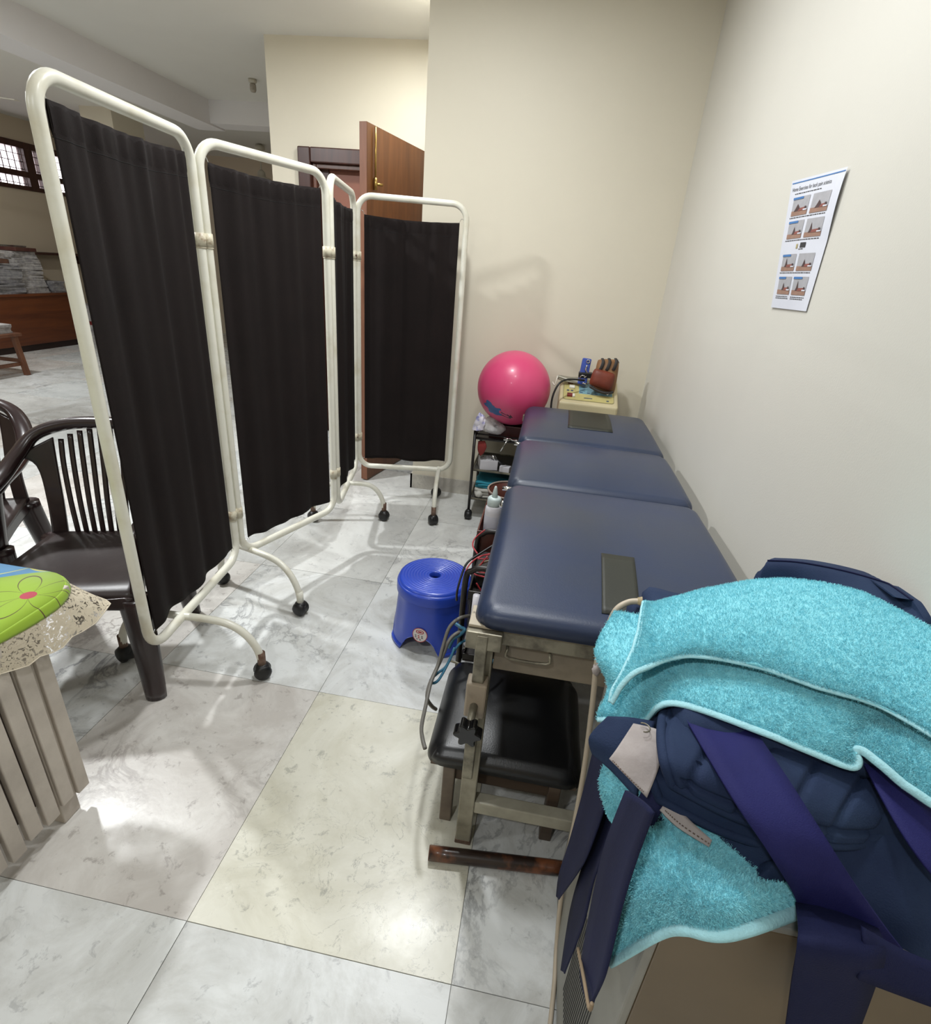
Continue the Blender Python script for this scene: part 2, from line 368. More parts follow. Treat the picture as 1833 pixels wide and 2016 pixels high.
# ceiling fittings
def fan(loc, label, ang):
    r = thing('ceiling_fan', label, 'fan', loc, group='ceiling fans in the hall'); x, y, z = loc
    mf = M_fan
    obj('canopy', lathe([(.012, 0), (.06, -.02), (.065, -.06), (.02, -.085)], loc, 16), mf, r)
    obj('rod', cyl((x, y, z - .07), (x, y, z - .36), .011, 10), mf, r)
    obj('motor', lathe([(.02, -.30), (.05, -.33), (.055, -.38), (.12, -.40), (.135, -.44), (.12, -.49), (.05, -.51)], loc, 20), mf, r)
    for k in range(3):
        a = ang + k * 2 * math.pi / 3; c, s = math.cos(a), math.sin(a)
        P2 = [(.10, -.03), (.2, -.06), (.62, -.075), (.64, 0), (.62, .065), (.2, .05), (.10, .03)]
        obj('blade', poly_extrude(P2, -.45, -.444, lambda p, q, h: (x + p * c - q * s, y + p * s + q * c, z + h + q * .12)), mf, r, smooth=False)
    return r
M_fan = M('fan_enamel', 'c4bfb0', .4, var=.1, vs=10)
fan((-4.27, 8.1, CEIL), 'ivory ceiling fan hanging behind the cross beam, partly hidden by the screen', .4)
pf = at(40, 200, z=2.28)
fan((pf[0] - .52, pf[1] - .38, CEIL), 'ceiling fan at the left edge with one blade reaching in above the window', math.atan2(.38, .52))
pl = at(498, 170, z=CEIL - .05)
r = thing('ceiling_lamp_holder', 'small white bulb holder fixed on the ceiling near the cross beam', 'lamp holder', (pl[0], pl[1], CEIL))
obj('rose', lathe([(.035, 0), (.035, -.018), (.025, -.03)], (pl[0], pl[1], CEIL), 16), M_fan, r)
obj('holder', lathe([(.018, -.03), (.026, -.04), (.026, -.075), (.02, -.09)], (pl[0], pl[1], CEIL), 16), M('holder_plastic', 'a79f92', .4, var=.3, vs=30), r)
LAMPLAB = ['round recessed ceiling downlight between the screen and the couch', 'round recessed ceiling downlight over the near end of the couch', 'round recessed ceiling downlight over the brown chairs', 'round recessed ceiling downlight by the open door', 'added ceiling fill light in the hall behind the table', 'added ceiling fill light behind the viewer', 'added ceiling fill light far out in the hall']
for k, (lx, ly, pw, sp) in enumerate(LAMPS):
    r = thing('downlight_and_fill_fixture', LAMPLAB[k], 'downlight', (lx, ly, CEIL), group='round recessed downlights')
    obj('trim_ring', lathe([(.085, 0), (.105, -.004), (.105, -.012), (.088, -.014), (.082, -.008)], (lx, ly, CEIL), 28, caps=False), m_white, r)  # the added fill lights behind the viewer and in the hall get rings too

# ================================================================== FOLDING SCREEN
PP = [np.array(p) for p in ((-1.10, 1.17), (-1.167, 1.79), (-.962, 2.363), (-1.083, 2.99), (-.515, 3.113))]
ZB, ZT, TR, CR = .24, 1.70, .0155, .075
scr = thing('folding_screen', 'four-panel folding ward screen with ivory tube frames and dark brown curtains', 'screen', (-1.0, 2.1, 0))
m_aged = M('aged_enamel', 'cfc8b2', .45, col2='8c7458', vs=40, lo=.5, hi=.72)
LEG = [((-.86, 1.38), (-1.375, 1.345), .30), ((-.896, 1.77), (-1.335, 1.90), .06), ((-.833, 2.764), (-1.216, 2.63), .52), ((-.541, 2.80), (-.613, 3.22), .88)]
m_seam = M('black_thread', '0a0808', .9, var=.2, vs=30)
CTOP = [1.655, 1.645, 1.63, 1.615]
for k in range(4):
    a, b = PP[k], PP[k + 1]; t = unit(b - a); a2 = a + t * (.018 if k else 0); b2 = b - t * (.018 if k < 3 else 0); w = np.linalg.norm(b2 - a2)
    path = [(*(a2 + t * (w / 2 + x)), (ZB + ZT) / 2 + y) for x, y in rrect(w, ZT - ZB, CR, 8)]
    # straight runs get extra points so that the enamel varies along them
    f = obj('panel_frame', tube(path, TR, 14, closed=True), m_white, scr)
    la, lb, s = LEG[k]; c = a2 + t * w * s
    la, lb = np.array(la), np.array(lb)
    pa = []
    for q in (la, lb):
        d = q - c; pa.append([(*(c + d * m), z) for m, z in ((0, ZB), (.35, ZB - .004), (.62, ZB - .018), (.82, .185), (.95, .13), (1, .075))])
    full = cat(np.array(pa[0][::-1] + pa[1][1:]), 5)
    obj('leg', tube(full, .0135, 12), m_white, f)
    for q in (la, lb):
        obj('leg_sleeve', cyl((*q, .06), (*q, .112), .0145, 12), m_rust if k in (0, 2, 3) else m_white, f)
        cz = .031
        dirn = unit(np.array([rnd.uniform(-1, 1), rnd.uniform(-1, 1)]))
        C1, C2 = np.array([*(q + dirn * .016), cz]), np.array([*(q - dirn * .016), cz])
        pr = lambda s_: [C1 * (1 - s_) + C2 * s_]
        wh = tube([C1 + (C1 - C2) * .35, C1 + (C1 - C2) * .2, C1 * .9 + C2 * .1, (C1 + C2) / 2, C1 * .1 + C2 * .9, C2 + (C2 - C1) * .2, C2 + (C2 - C1) * .35], [.016, .027, .031, .0255, .031, .027, .016], 18)
        hood = sphere((*q, .046), .026, 14, 8, (1, 1, .8))
        obj('castor', merge(wh, hood), m_blackrub, f)
    # curtain
    ins = .034; ct, cb = CTOP[k], .292; n2 = np.array([-t[1], t[0]])
    nu, nv = 90, 60; G = np.zeros((nv, nu, 3)); rs = np.random.RandomState(30 + k)
    ph = rs.rand(6) * 6.28; fr_ = [7, 13, 22, 31]
    for i in range(nv):
        z01 = i / (nv - 1)                       # 0 top .. 1 bottom
        for j in range(nu):
            s = j / (nu - 1)
            off = .0075 * (.4 + .6 * z01) * math.sin(fr_[0] * s * 2 + ph[0] + z01 * .6) + .0045 * math.sin(fr_[1] * s * 2 + ph[1] + z01 * 1.2 * math.sin(3 * s)) + .0025 * (1 - .4 * z01) * math.sin(fr_[2] * 2 * s + ph[2]) + .003 * math.exp(-z01 * 7) * math.sin(fr_[3] * 2 * s + ph[3])
            edge = min(1, min(s, 1 - s) * 12); off *= edge
            zz = ct - (ct - cb) * z01 - .010 * math.sin(math.pi * s) * (1 - z01) + .006 * math.sin(9 * s + ph[4]) * z01
            p = a2 + t * (ins + (w - 2 * ins) * s) + n2 * off
            G[i, j] = (*p, zz)
    cu = obj('curtain', grid(G), m_curt, scr, solid=.0025)
    ht = G[:4].copy(); nn = n2 if np.dot(n2, -a2) > 0 else -n2
    for sgn in (1, -1):
        H_ = np.stack([G[0] * (1 - q) + G[3] * q for q in np.linspace(0, .95, 5)]); wv = .0016 + .0022 * np.abs(np.sin(np.linspace(0, 55, nu) + ph[5])) * 1
        H_[..., :2] += sgn * nn * .001; H_[1:4, :, 0] += (sgn * nn[0] * wv)[None]; H_[1:4, :, 1] += (sgn * nn[1] * wv)[None]
        obj('hem', grid(H_), m_curt, cu)
        obj('hem_seam', tube(H_[-1] + np.array([*(sgn * nn * .0012), -.001]), .0011, 5), m_seam, cu)
    for zz, e, sd in ((ct, 0, 1), (ct, 1, -1), (cb, 0, 1), (cb, 1, -1)):
        pA = (a2 + t * 0.012) if e == 0 else (b2 - t * .012); pB = pA + t * sd * .026
        zf = zz + (.012 if zz > 1 else -.008)
        obj('curtain_hook', tube(cat([(*pA, zf), (*((pA + pB) / 2), zf + .006), (*pB, zz - (.004 if zz > 1 else -.004)), (*(pB + t * sd * .004), zz - .008)], 4), .0013, 6), m_chrome, cu)
    if k < 3:
        t2_ = unit(PP[k + 2] - b); qa, qb_ = b - t * .018, b + t2_ * .018
        for zc in (1.42, .43):
            obj('hinge_clip', merge(cyl((*qa, zc - .02), (*qa, zc + .02), .0185, 14), cyl((*qb_, zc - .02), (*qb_, zc + .02), .0185, 14), cyl((*qa, zc - .025), (*qa, zc - .021), .0175, 14), cyl((*qb_, zc - .025), (*qb_, zc - .021), .0175, 14)), m_aged, f)
            obj('hinge_screw', sphere((*((qa + qb_) / 2 + unit(-b) * .019), zc), .0065, 8, 6), m_rust, f)
# ================================================================== EXAMINATION COUCH
m_rexine = M('navy_rexine', '29344e', .38, col2='323948', vs=2.5, lo=.4, hi=.7, bump=.12, bs=300, spec=.4)
m_patch = M('dark_patch_tape', '25271f', .5, var=.15, vs=14, bump=.2, bs=200)
m_frame = M('worn_grey_paint', '9a9584', .5, col2='7a7566', vs=12, lo=.45, hi=.7, metal=.1, bump=.2, bs=60)
m_frame2 = M('scuffed_steel', '8f8a7a', .4, col2='5b564b', vs=18, lo=.4, hi=.62, metal=.5, bump=.2, bs=80)
m_ledge = M('chipped_ledge_paint', 'b5aa97', .5, col2='4a433a', vs=26, lo=.56, hi=.66, bump=.3, bs=80)
cx0, cx1 = -.085, .545
cou = thing('examination_couch', 'long navy padded examination couch on a worn grey metal frame against the wall', 'couch', (.23, 1.9, 0))
RY = .02
def cush_z(s, t, w, l, z1, crown, r):
    dx, dy = (1 - abs(s)) * w / 2, (1 - abs(t)) * l / 2
    def dr(d): return 0 if d >= r else r - math.sqrt(max(0, r * r - (r - d) ** 2))
    ry = min(r, RY); return z1 + crown * (1 - s ** 4) * (1 - t * t) - min(r, math.hypot(dr(dx), dr(dy) * (ry / r if dy < ry else 0) if ry < r else dr(dy)))
def cushion(x0, x1, y0, y1, z0, z1, crown, r, corner=.05, nx=44, ny=40):
    w, l = x1 - x0, y1 - y0; xc, yc = (x0 + x1) / 2, (y0 + y1) / 2
    par = lambda n: np.sign(q := np.linspace(-1, 1, n)) * (1 - (1 - np.abs(q)) ** 1.6)
    S, T = par(nx), par(ny); G = np.zeros((ny, nx, 3))
    for i, t in enumerate(T):
        for j, s in enumerate(S):
            dx, dy = (1 - abs(s)) * w / 2, (1 - abs(t)) * l / 2; px, py = s, t
            # pull plan corners round
            if dx < corner and dy < corner:
                ax, ay = corner - dx, corner - dy; m = max(ax, ay); h = math.hypot(ax, ay)
                if h > 1e-6: k = m / h; ax, ay = ax * k, ay * k
                px = np.sign(s) * (1 - (corner - ax) * 2 / w); py = np.sign(t) * (1 - (corner - ay) * 2 / l)
            G[i, j] = (xc + px * w / 2, yc + py * l / 2, cush_z(s, t, w, l, z1, crown, r))
    a, b = ny, nx; V = list(G.reshape(-1, 3)); F = grid(G)[1]
    ring = [j for j in range(b)] + [i * b + b - 1 for i in range(1, a)] + [(a - 1) * b + j for j in range(b - 2, -1, -1)] + [i * b for i in range(a - 2, 0, -1)]
    o = len(V); cen = np.array([xc, yc])
    for r_ in ring:
        p = np.array(V[r_]); V.append(np.array([*(cen + (p[:2] - cen) * .995), z0]))
    for k in range(len(ring)):
        F.append([ring[(k + 1) % len(ring)], ring[k], o + k, o + (k + 1) % len(ring)])
    F.append([o + k for k in range(len(ring))][::-1])
    return V, F
CS = [(.905, 1.672), (1.678, 2.205), (2.211, 2.855)]
for (ya, yb) in CS:
    c = obj('cushion', cushion(cx0 + .006, cx1, ya, yb, .722, .762, .03, .036), m_rexine, cou)
def patch(k, xa, xb, ya, yb, label):
    y0, y1 = CS[k]; G = np.zeros((10, 10, 3))
    for i in range(10):
        for j in range(10):
            x, y = xa + (xb - xa) * j / 9 + .012 * (i / 9), ya + (yb - ya) * i / 9
            s = (x - (cx0 + .006 + cx1) / 2) * 2 / (cx1 - cx0 - .006); t = (y - (y0 + y1) / 2) * 2 / (y1 - y0)
            G[i, j] = (x, y, cush_z(s, t, cx1 - cx0 - .006, y1 - y0, .762, .03, .036) + .0018)
    obj('repair_patch', shell(G, .0012), m_patch, cou, label=label)
q = [at(*p, z=.79) for p in ((1172, 1088), (1245, 1090), (1262, 1190), (1188, 1192))]
patch(0, q[3][0], q[2][0], q[3][1], q[0][1], 'dark rectangular tape patch on the near cushion')
q = [at(*p, z=.79) for p in ((1114, 805), (1205, 810), (1205, 845), (1118, 840))]
patch(2, q[3][0], q[2][0], max(2.26, q[3][1]), min(2.80, q[0][1] + .1), 'dark rectangular tape patch on the far cushion')
# frame
fx0, fx1, fy0, fy1 = -.088, .54, .925, 2.84
obj('frame_ledge', merge(box(fx0, fx1, fy0 - .012, fy0 + .06, .716, .724), box(fx0 + .014, fx1, fy0 + .06, fy1, .716, .722)), m_ledge, cou, smooth=False, bevel=.002)
obj('front_rail', box(fx0, fx1, fy0 - .01, fy0 + .02, .68, .716), m_frame2, cou, smooth=False, bevel=.003)
obj('back_rail', box(fx0, fx1, fy1 - .03, fy1, .68, .716), m_frame2, cou, smooth=False, bevel=.003)
for xx in (fx0 + .016, fx1 - .03): obj('side_rail', box(xx, xx + .03, fy0 + .02, fy1 - .03, .68, .716), m_frame2, cou, smooth=False, bevel=.003)
for xx in (fx0 + .018, fx1 - .052):
    for yy in (fy0, 2.78):
        lg = obj('leg', box(xx, xx + .04, yy, yy + .04, .012, .68), m_frame, cou, smooth=False, bevel=.003)
        obj('foot_cap', box(xx - .001, xx + .041, yy - .001, yy + .041, 0, .014), m_rust, lg, smooth=False, bevel=.002)
for yy in (fy0 + .003, 2.783):
    obj('cross_bar', box(fx0 + .058, fx1 - .052, yy, yy + .034, .125, .165), M('pale_grey_paint', 'aba797', .5, col2='8a8677', vs=8) if yy < 1 else m_frame, cou, smooth=False, bevel=.003)
for xx in (fx0 + .022, fx1 - .048): obj('stretcher', box(xx, xx + .03, fy0 + .045, 2.78, .13, .16), m_frame, cou, smooth=False, bevel=.003)
dr = obj('drawer', box(fx0 + .06, fx1 - .055, fy0 + .006, fy0 + .40, .60, .68), M('drab_paint', '857a69', .5, col2='6e6557', vs=10, bump=.15, bs=80), cou, smooth=False, bevel=.003)
hx = at(1045, 1255, y=fy0 - .005)[0]
obj('handle', tube(cat([(hx - .045, fy0 + .01, .672), (hx - .045, fy0 - .012, .672), (hx - .04, fy0 - .016, .655), (hx + .04, fy0 - .016, .655), (hx + .045, fy0 - .012, .672), (hx + .045, fy0 + .01, .672)], 3), .0035, 8), m_frame2, dr)
bx = fx0 + .024
obj('adjusting_bar', box(bx - .004, bx + .022, fy0 - .03, fy0 - .012, .285, .71), m_frame2, cou, smooth=False, bevel=.003)
obj('corner_gusset', box(fx0 - .002, fx0 + .075, fy0 - .028, fy0 - .01, .672, .716), m_frame2, cou, smooth=False, bevel=.003)
sl = obj('clamp_sleeve', box(bx - .014, bx + .032, fy0 - .038, fy0 + .0, .49, .585), M('beige_sleeve_paint', '9b8e7d', .5, col2='6f6658', vs=14, lo=.5, hi=.75), cou, smooth=False, bevel=.004)
kc = np.array([bx + .004, fy0 - .085, .497])
lob = [(.026 + .0055 * math.cos(6 * a), a) for a in np.linspace(0, 2 * math.pi, 60, endpoint=False)]
obj('star_knob', poly_extrude([(r_ * math.cos(a), r_ * math.sin(a)) for r_, a in lob], -.014, .014, lambda p, q, h: (kc[0] + p, kc[1] + h, kc[2] + q)), M('glossy_black', '0e0e0f', .15, var=.2, vs=20), sl, bevel=.006, seg=3, sharp=40)
obj('knob_bolt', cyl((kc[0], kc[1], kc[2]), (bx + .008, fy0 - .03, .53), .009, 12), m_frame2, sl)
# head-end hinge glints
for (ya, yb) in CS[:2]:
    obj('hinge_pin', cyl((cx0 - .006, yb + .003, .735), (cx0 + .03, yb + .003, .735), .008, 10), m_chrome, cou)

# ================================================================== BLACK FOOTSTOOL under the couch
m_blk = M('black_rexine', '141518', .33, var=.2, vs=5, bump=.12, bs=260)
m_stw = wood('drab_wood', '5e4f41', '473a30', .55, 0)
fs = thing('padded_footstool', 'low black padded footstool pushed under the near end of the couch', 'stool', (.03, 1.1, 0))
fX0, fX1, fY0, fY1 = -.175, .235, .968, 1.35
obj('seat_pad', cushion(fX0, fX1, fY0, fY1, .222, .262, .028, .045, .05), m_blk, fs)
obj('pad_board', box(fX0 + .015, fX1 - .015, fY0 + .015, fY1 - .015, .208, .224), m_stw, fs, smooth=False)
for yy in (fY0 + .03, fY1 - .05): obj('apron', box(fX0 + .06, fX1 - .06, yy, yy + .02, .15, .208), m_stw, fs, smooth=False, bevel=.002)
for xx in (fX0 + .05, fX1 - .07): obj('side_apron', box(xx, xx + .02, fY0 + .05, fY1 - .05, .15, .208), m_stw, fs, smooth=False, bevel=.002)
for xx in (fX0 + .05, fX1 - .082):
    for yy in (fY0 + .012, fY1 - .05): obj('leg', box(xx, xx + .032, yy, yy + .032, 0, .208), M('drab_leg_paint', '75695c', .5, col2='5b5046', vs=12) if xx < 0 else m_stw, fs, smooth=False, bevel=.003)
obj('low_stretcher', box(fX0 + .06, fX1 - .06, fY1 - .045, fY1 - .02, .06, .085), m_stw, fs, smooth=False, bevel=.002)

# rusty pipe
P0, P1_ = np.array([-.128, .872, .0185]), np.array([.235, .905, .0185])
mp_ = M('brown_lacquered_pipe', '2a1d18', .3, col2='7a4a30', vs=16, lo=.5, hi=.68, coat=.2)
r = thing('steel_pipe', 'brown chipped round pipe lying on the floor in front of the couch leg', 'pipe', (.05, .89, 0))
obj('pipe_body', tube([P0 + (P1_ - P0) * k / 8 for k in range(9)], .0185, 18), mp_, r)
obj('end_plug', cyl(P0 - unit(P1_ - P0) * .002, P0 + unit(P1_ - P0) * .012, .0178, 18), M('rust_plug', '6b4331', .6, var=.3, vs=40), r)

# ================================================================== BLUE STOOL
m_blue = M('blue_plastic', '2746b4', .32, var=.06, vs=4, coat=.15)
SC, SH, RT, RBm = np.array([-.325, 1.79]), .283, .146, .163
st = thing('plastic_stool', 'round blue plastic stool with white sticker beside the couch', 'stool', (*SC, 0))
prof = [(RBm * .985, 0)]
n = 96; zs = [0, .012, .014, .03, .06, .09, .12, .15, .18, .2, .222, .226, .236, .26, .272]
def srad(z): return (RBm + .006 if z <= .012 else RBm - (RBm - RT + .004) * (z / .222) ** .9 if z < .2221 else (RT + .004 if z < .262 else RT - .001))
V, F = [], []
def arch(th):   # height of the four arched cut-outs
    a = ((th - math.radians(-53)) % (math.pi / 2)); d = (a - math.pi / 4) / (math.pi / 4); return .088 * math.sqrt(max(0, 1 - (d / .62) ** 2)) if abs(d) < .62 else 0
for z in zs:
    for k in range(n):
        th_ = 2 * math.pi * k / n; r_ = srad(z)
        zz = max(z, min(arch(th_), .1)) if z < .1 else z
        if zz > z: r_ = srad(zz) + .002
        # shallow pressed panels between the feet
        if .03 < zz < .215: r_ -= .006 * max(0, math.cos(2 * (th_ - math.radians(-53)) * 2)) ** 2
        V.append((SC[0] + r_ * math.cos(th_), SC[1] + r_ * math.sin(th_), zz))
for i in range(len(zs) - 1):
    for k in range(n): F.append([i * n + k, i * n + (k + 1) % n, (i + 1) * n + (k + 1) % n, (i + 1) * n + k])
obj('body', (V, F), m_blue, st, solid=.003, sharp=50)
pr = [(RT - .001, .272), (RT - .004, .279), (RT - .012, .283)]
for k in range(9):
    r_ = RT - .016 - k * .0115; pr += [(r_, .2835), (r_ - .003, .2822), (r_ - .006, .2822), (r_ - .0085, .2835)]
pr += [(.024, .2835), (.0215, .281), (.021, .262)]
obj('top', lathe(pr, (*SC, 0), 64, caps=False), m_blue, st)
ps = at(826, 1219, y=1.625); a0 = math.atan2(ps[1] - SC[1], ps[0] - SC[0]); zc = .098
def disc(R0, R1, off, cz=zc, sy=1.0, da=0):
    V, F = [], []
    for k in range(40):
        t_ = 2 * math.pi * k / 40
        for R_ in (R0, R1):
            z_ = cz + R_ * math.sin(t_) * sy; rr = srad(z_) + .0025 + off; th_ = a0 + da + R_ * math.cos(t_) / rr
            V.append((SC[0] + rr * math.cos(th_), SC[1] + rr * math.sin(th_), z_))
    F = [[2 * k, 2 * k + 1, 2 * ((k + 1) % 40) + 1, 2 * ((k + 1) % 40)] for k in range(40)]
    if R0 == 0: F = [[2 * k + 1, 2 * ((k + 1) % 40) + 1, 2 * k] for k in range(40)]
    return V, F
m_sw, m_sr, m_sg = M('sticker_white', 'd9d4cf', .4, var=.04, vs=30), M('sticker_red', 'a92c35', .4, var=.05, vs=30), M('sticker_grey', '77767a', .5, var=.3, vs=60)
sk = obj('sticker', disc(0, .031, .0005), m_sw, st, label='round white and red sticker')
obj('sticker_ring', disc(.0285, .031, .001), m_sr, sk); obj('sticker_oval', disc(.0125, .0165, .001, zc + .0135, .55), m_sr, sk); obj('sticker_band', disc(0, .009, .001, zc + .0135, .4), m_sr, sk)
for dx_, dz_, mm in ((-.35, -.004, m_sg), (-.12, -.004, m_sr), (.12, -.004, m_sg), (-.33, -.011, m_sg), (-.1, -.012, m_sr), (.13, -.011, m_sg), (-.22, -.019, m_sg), (0, -.02, m_sg)):
    obj('sticker_mark', disc(0, .0042, .001, zc + dz_, .6, dx_ * .13 / .15 * .42 + .02), mm, sk)

# ================================================================== BALL, TROLLEY, DEVICE
m_ball = M('pink_vinyl', 'd84a78', .36, var=.06, vs=2, bump=.05, bs=200, coat=.1)
BC, BR = np.array([-.165, 3.03, .808]), .205
ball = thing('exercise_ball', 'large shiny pink exercise ball resting on the trolley against the wall', 'ball', (BC[0], BC[1], BC[2] - BR))
obj('ball_skin', sphere(BC, BR, 64, 40), m_ball, ball)
bd = unit(at(972, 812, y=2.86) - BC)
def ballpatch(name, P2, m, off=.001):
    e1 = unit(np.cross((0, 0, 1), bd)); e2 = np.cross(bd, e1); c = sum(np.array(p) for p in P2) / len(P2); rings = []
    V = [BC + (BR + off) * unit(bd * BR + e1 * c[0] + e2 * c[1])]; n_ = len(P2)
    for k in (1, 2, 3):
        for p in P2:
            q_ = c + (np.array(p) - c) * k / 3; V.append(BC + (BR + off) * unit(bd * BR + e1 * q_[0] + e2 * q_[1]))
    F = [[0, 1 + i, 1 + (i + 1) % n_] for i in range(n_)]
    for k in (0, 1): F += [[1 + k * n_ + i, 1 + (k + 1) * n_ + i, 1 + (k + 1) * n_ + (i + 1) % n_, 1 + k * n_ + (i + 1) % n_] for i in range(n_)]
    obj(name, (V, F), m, ball)
mbp = M('blue_print', '2f5f9c', .35, var=.2, vs=40); mdp = M('dark_print', '4a2a40', .4, var=.2, vs=40)
ballpatch('blue_print', [(-.085, .02), (-.05, .06), (-.02, .05), (-.01, .035), (.04, .02), (.036, -.03), (.0, -.03), (-.045, -.022)], mbp)
for dy in (0, -.014): ballpatch('dark_print_line', [(.034, -.006 + dy * 1.4), (.085, -.04 + dy * 1.4), (.09, -.036 + dy * 1.4), (.038, -.0 + dy * 1.4)], mdp)
ballpatch('dark_print_squiggle', [(.07, -.012), (.085, -.035), (.092, -.022), (.105, -.055), (.092, -.05), (.083, -.06)], mdp)
# trolley behind the couch head
m_bm = M('black_enamel_metal', '1d1716', .38, var=.3, vs=20)
m_trayg = M('dark_grey_shelf', '4b4a48', .45, metal=.3, var=.2, vs=8)
tx0, tx1, ty0, ty1 = -.352, .47, 2.945, 3.285
tr = thing('instrument_trolley', 'black metal trolley against the back wall carrying the ball and the machine', 'trolley', (.06, 3.1, 0))
for xx in (tx0, tx1):
    for yy in (ty0, ty1):
        p = obj('post', cyl((xx, yy, .055), (xx, yy, .565), .0085, 12), m_bm, tr)
        obj('castor', merge(tube([(xx - .022, yy, .029), (xx - .016, yy, .029), (xx, yy, .029), (xx + .016, yy, .029), (xx + .022, yy, .029)], [.018, .028, .029, .028, .018], 18), sphere((xx, yy, .047), .02, 12, 8)), m_blackrub, p)
for zz in (.52, .325, .14):
    s_ = obj('shelf', box(tx0 + .006, tx1 - .006, ty0 + .006, ty1 - .006, zz - .012, zz), m_trayg, tr, smooth=False, bevel=.003)
    obj('shelf_rail', merge(cyl((tx0, ty0, zz), (tx1, ty0, zz), .006, 8), cyl((tx0, ty1, zz), (tx1, ty1, zz), .006, 8), cyl((tx0, ty0, zz), (tx0, ty1, zz), .006, 8)), m_bm if zz > .5 else m_frame2, s_)
for zz in (.54,): obj('guard_rail', merge(cyl((tx0, ty0, zz + .005), (tx1, ty0, zz + .005), .005, 8), cyl((tx0, ty0, zz + .005), (tx0, ty1, zz + .005), .005, 8)), m_bm, tr)
ring = [(BC[0] + .105 * math.cos(a), BC[1] + .105 * math.sin(a)) for a in np.linspace(0, 2 * math.pi, 24, endpoint=False)]
bt = thing('wooden_box', 'dark red-brown box on the trolley under the pink ball', 'box', (BC[0], BC[1], .52))
m_box = M('red_brown_lacquer', '4b1f1c', .35, var=.3, vs=12)
obj('box_side', merge(box(BC[0] - .11, BC[0] + .12, BC[1] - .055, BC[1] - .043, .5205, .60), box(BC[0] - .11, BC[0] + .12, BC[1] + .12, BC[1] + .132, .5205, .60), box(BC[0] - .11, BC[0] - .098, BC[1] - .043, BC[1] + .12, .5205, .60), box(BC[0] + .108, BC[0] + .12, BC[1] - .043, BC[1] + .12, .5205, .60)), m_box, bt, smooth=False, bevel=.002)
obj('box_floor', box(BC[0] - .098, BC[0] + .108, BC[1] - .043, BC[1] + .12, .5205, .53), m_box, bt, smooth=False)
# electrotherapy machine
m_cream = M('cream_abs', 'cbbf9a', .45, var=.08, vs=8); m_yel = M('yellowed_panel', 'c4b97c', .4, var=.12, vs=14); m_lblue = M('pale_blue_panel', '7fa9b5', .4, var=.1, vs=20)
ma = thing('electrotherapy_machine', 'cream electrotherapy machine with a sloping control panel behind the couch head', 'machine', (.26, 3.1, .52))
ex0, ex1, ey0, ey1, ez0, ezf, ezb = .095, .425, 3.02, 3.27, .5205, .765, .865
V = [(ex0, ey0, ez0), (ex1, ey0, ez0), (ex1, ey1, ez0), (ex0, ey1, ez0), (ex0, ey0, ezf), (ex1, ey0, ezf), (ex1, ey1, ezb), (ex0, ey1, ezb)]
obj('casing', (V, [[3, 2, 1, 0], [4, 5, 6, 7], [0, 1, 5, 4], [1, 2, 6, 5], [2, 3, 7, 6], [3, 0, 4, 7]]), m_cream, ma, smooth=False, bevel=.012, seg=3)
def onp(a, b, h=0):      # point on the sloping panel
    nz = unit(np.cross((1, 0, 0), (0, ey1 - ey0, ezb - ezf))); return np.array([ex0 + a * (ex1 - ex0), ey0 + b * (ey1 - ey0), ezf + b * (ezb - ezf)]) + nz * h
def pl_(name, a0, a1, b0, b1, m, h0=.0, h1=.002, r=.0, parent=ma, **k):
    if r:
        P2 = rrect(a1 - a0, b1 - b0, r, 5, (a0 + a1) / 2, (b0 + b1) / 2)
    else: P2 = [(a0, b0), (a1, b0), (a1, b1), (a0, b1)]
    return obj(name, poly_extrude(P2, h0, h1, onp), m, parent, smooth=False, **k)
cp = pl_('control_panel', .06, .93, .10, .9, M('panel_border', '8f8863', .4, var=.1, vs=9), 0, .0015, .06)
pl_('panel_face', .07, .92, .115, .885, m_yel, .0012, .0022, .055, cp)
pl_('blue_panel', .33, .9, .36, .86, m_lblue, .002, .003, 0, cp)
for k, a_ in enumerate((.345, .47, .60)):
    for q_ in range(6): pl_('print_line', a_, a_ + .09, .46 + q_ * .06, .475 + q_ * .06, M('ink', '45566a', .5, var=.1, vs=9) if k == 0 and q_ == 0 else bpy.data.materials['ink'], .003, .0034, 0, cp)
    pl_('print_mark', a_, a_ + .05, .385, .42, bpy.data.materials['ink'], .003, .0034, 0, cp)
mred = M('red_switch', '7e1f1f', .3, var=.1, vs=30)
pl_('switch', .13, .22, .70, .79, M('brown_switch', '6d4438', .35, var=.1, vs=30), .002, .012, 0, ma); pl_('switch', .13, .22, .2, .30, mred, .002, .012, 0, ma)
pl_('switch', .16, .25, .52, .62, m_white, .002, .010, 0, ma); pl_('switch', .22, .26, .2, .30, m_white, .002, .010, 0, ma)
pl_('print_mark', .12, .16, .42, .47, bpy.data.materials['ink'], .002, .003, 0, cp); pl_('print_mark', .19, .23, .42, .47, bpy.data.materials['ink'], .002, .003, 0, cp)
pl_('print_line', .42, .56, .20, .225, bpy.data.materials['ink'], .002, .003, 0, cp); pl_('print_mark', .80, .84, .16, .20, bpy.data.materials['ink'], .002, .003, 0, cp)
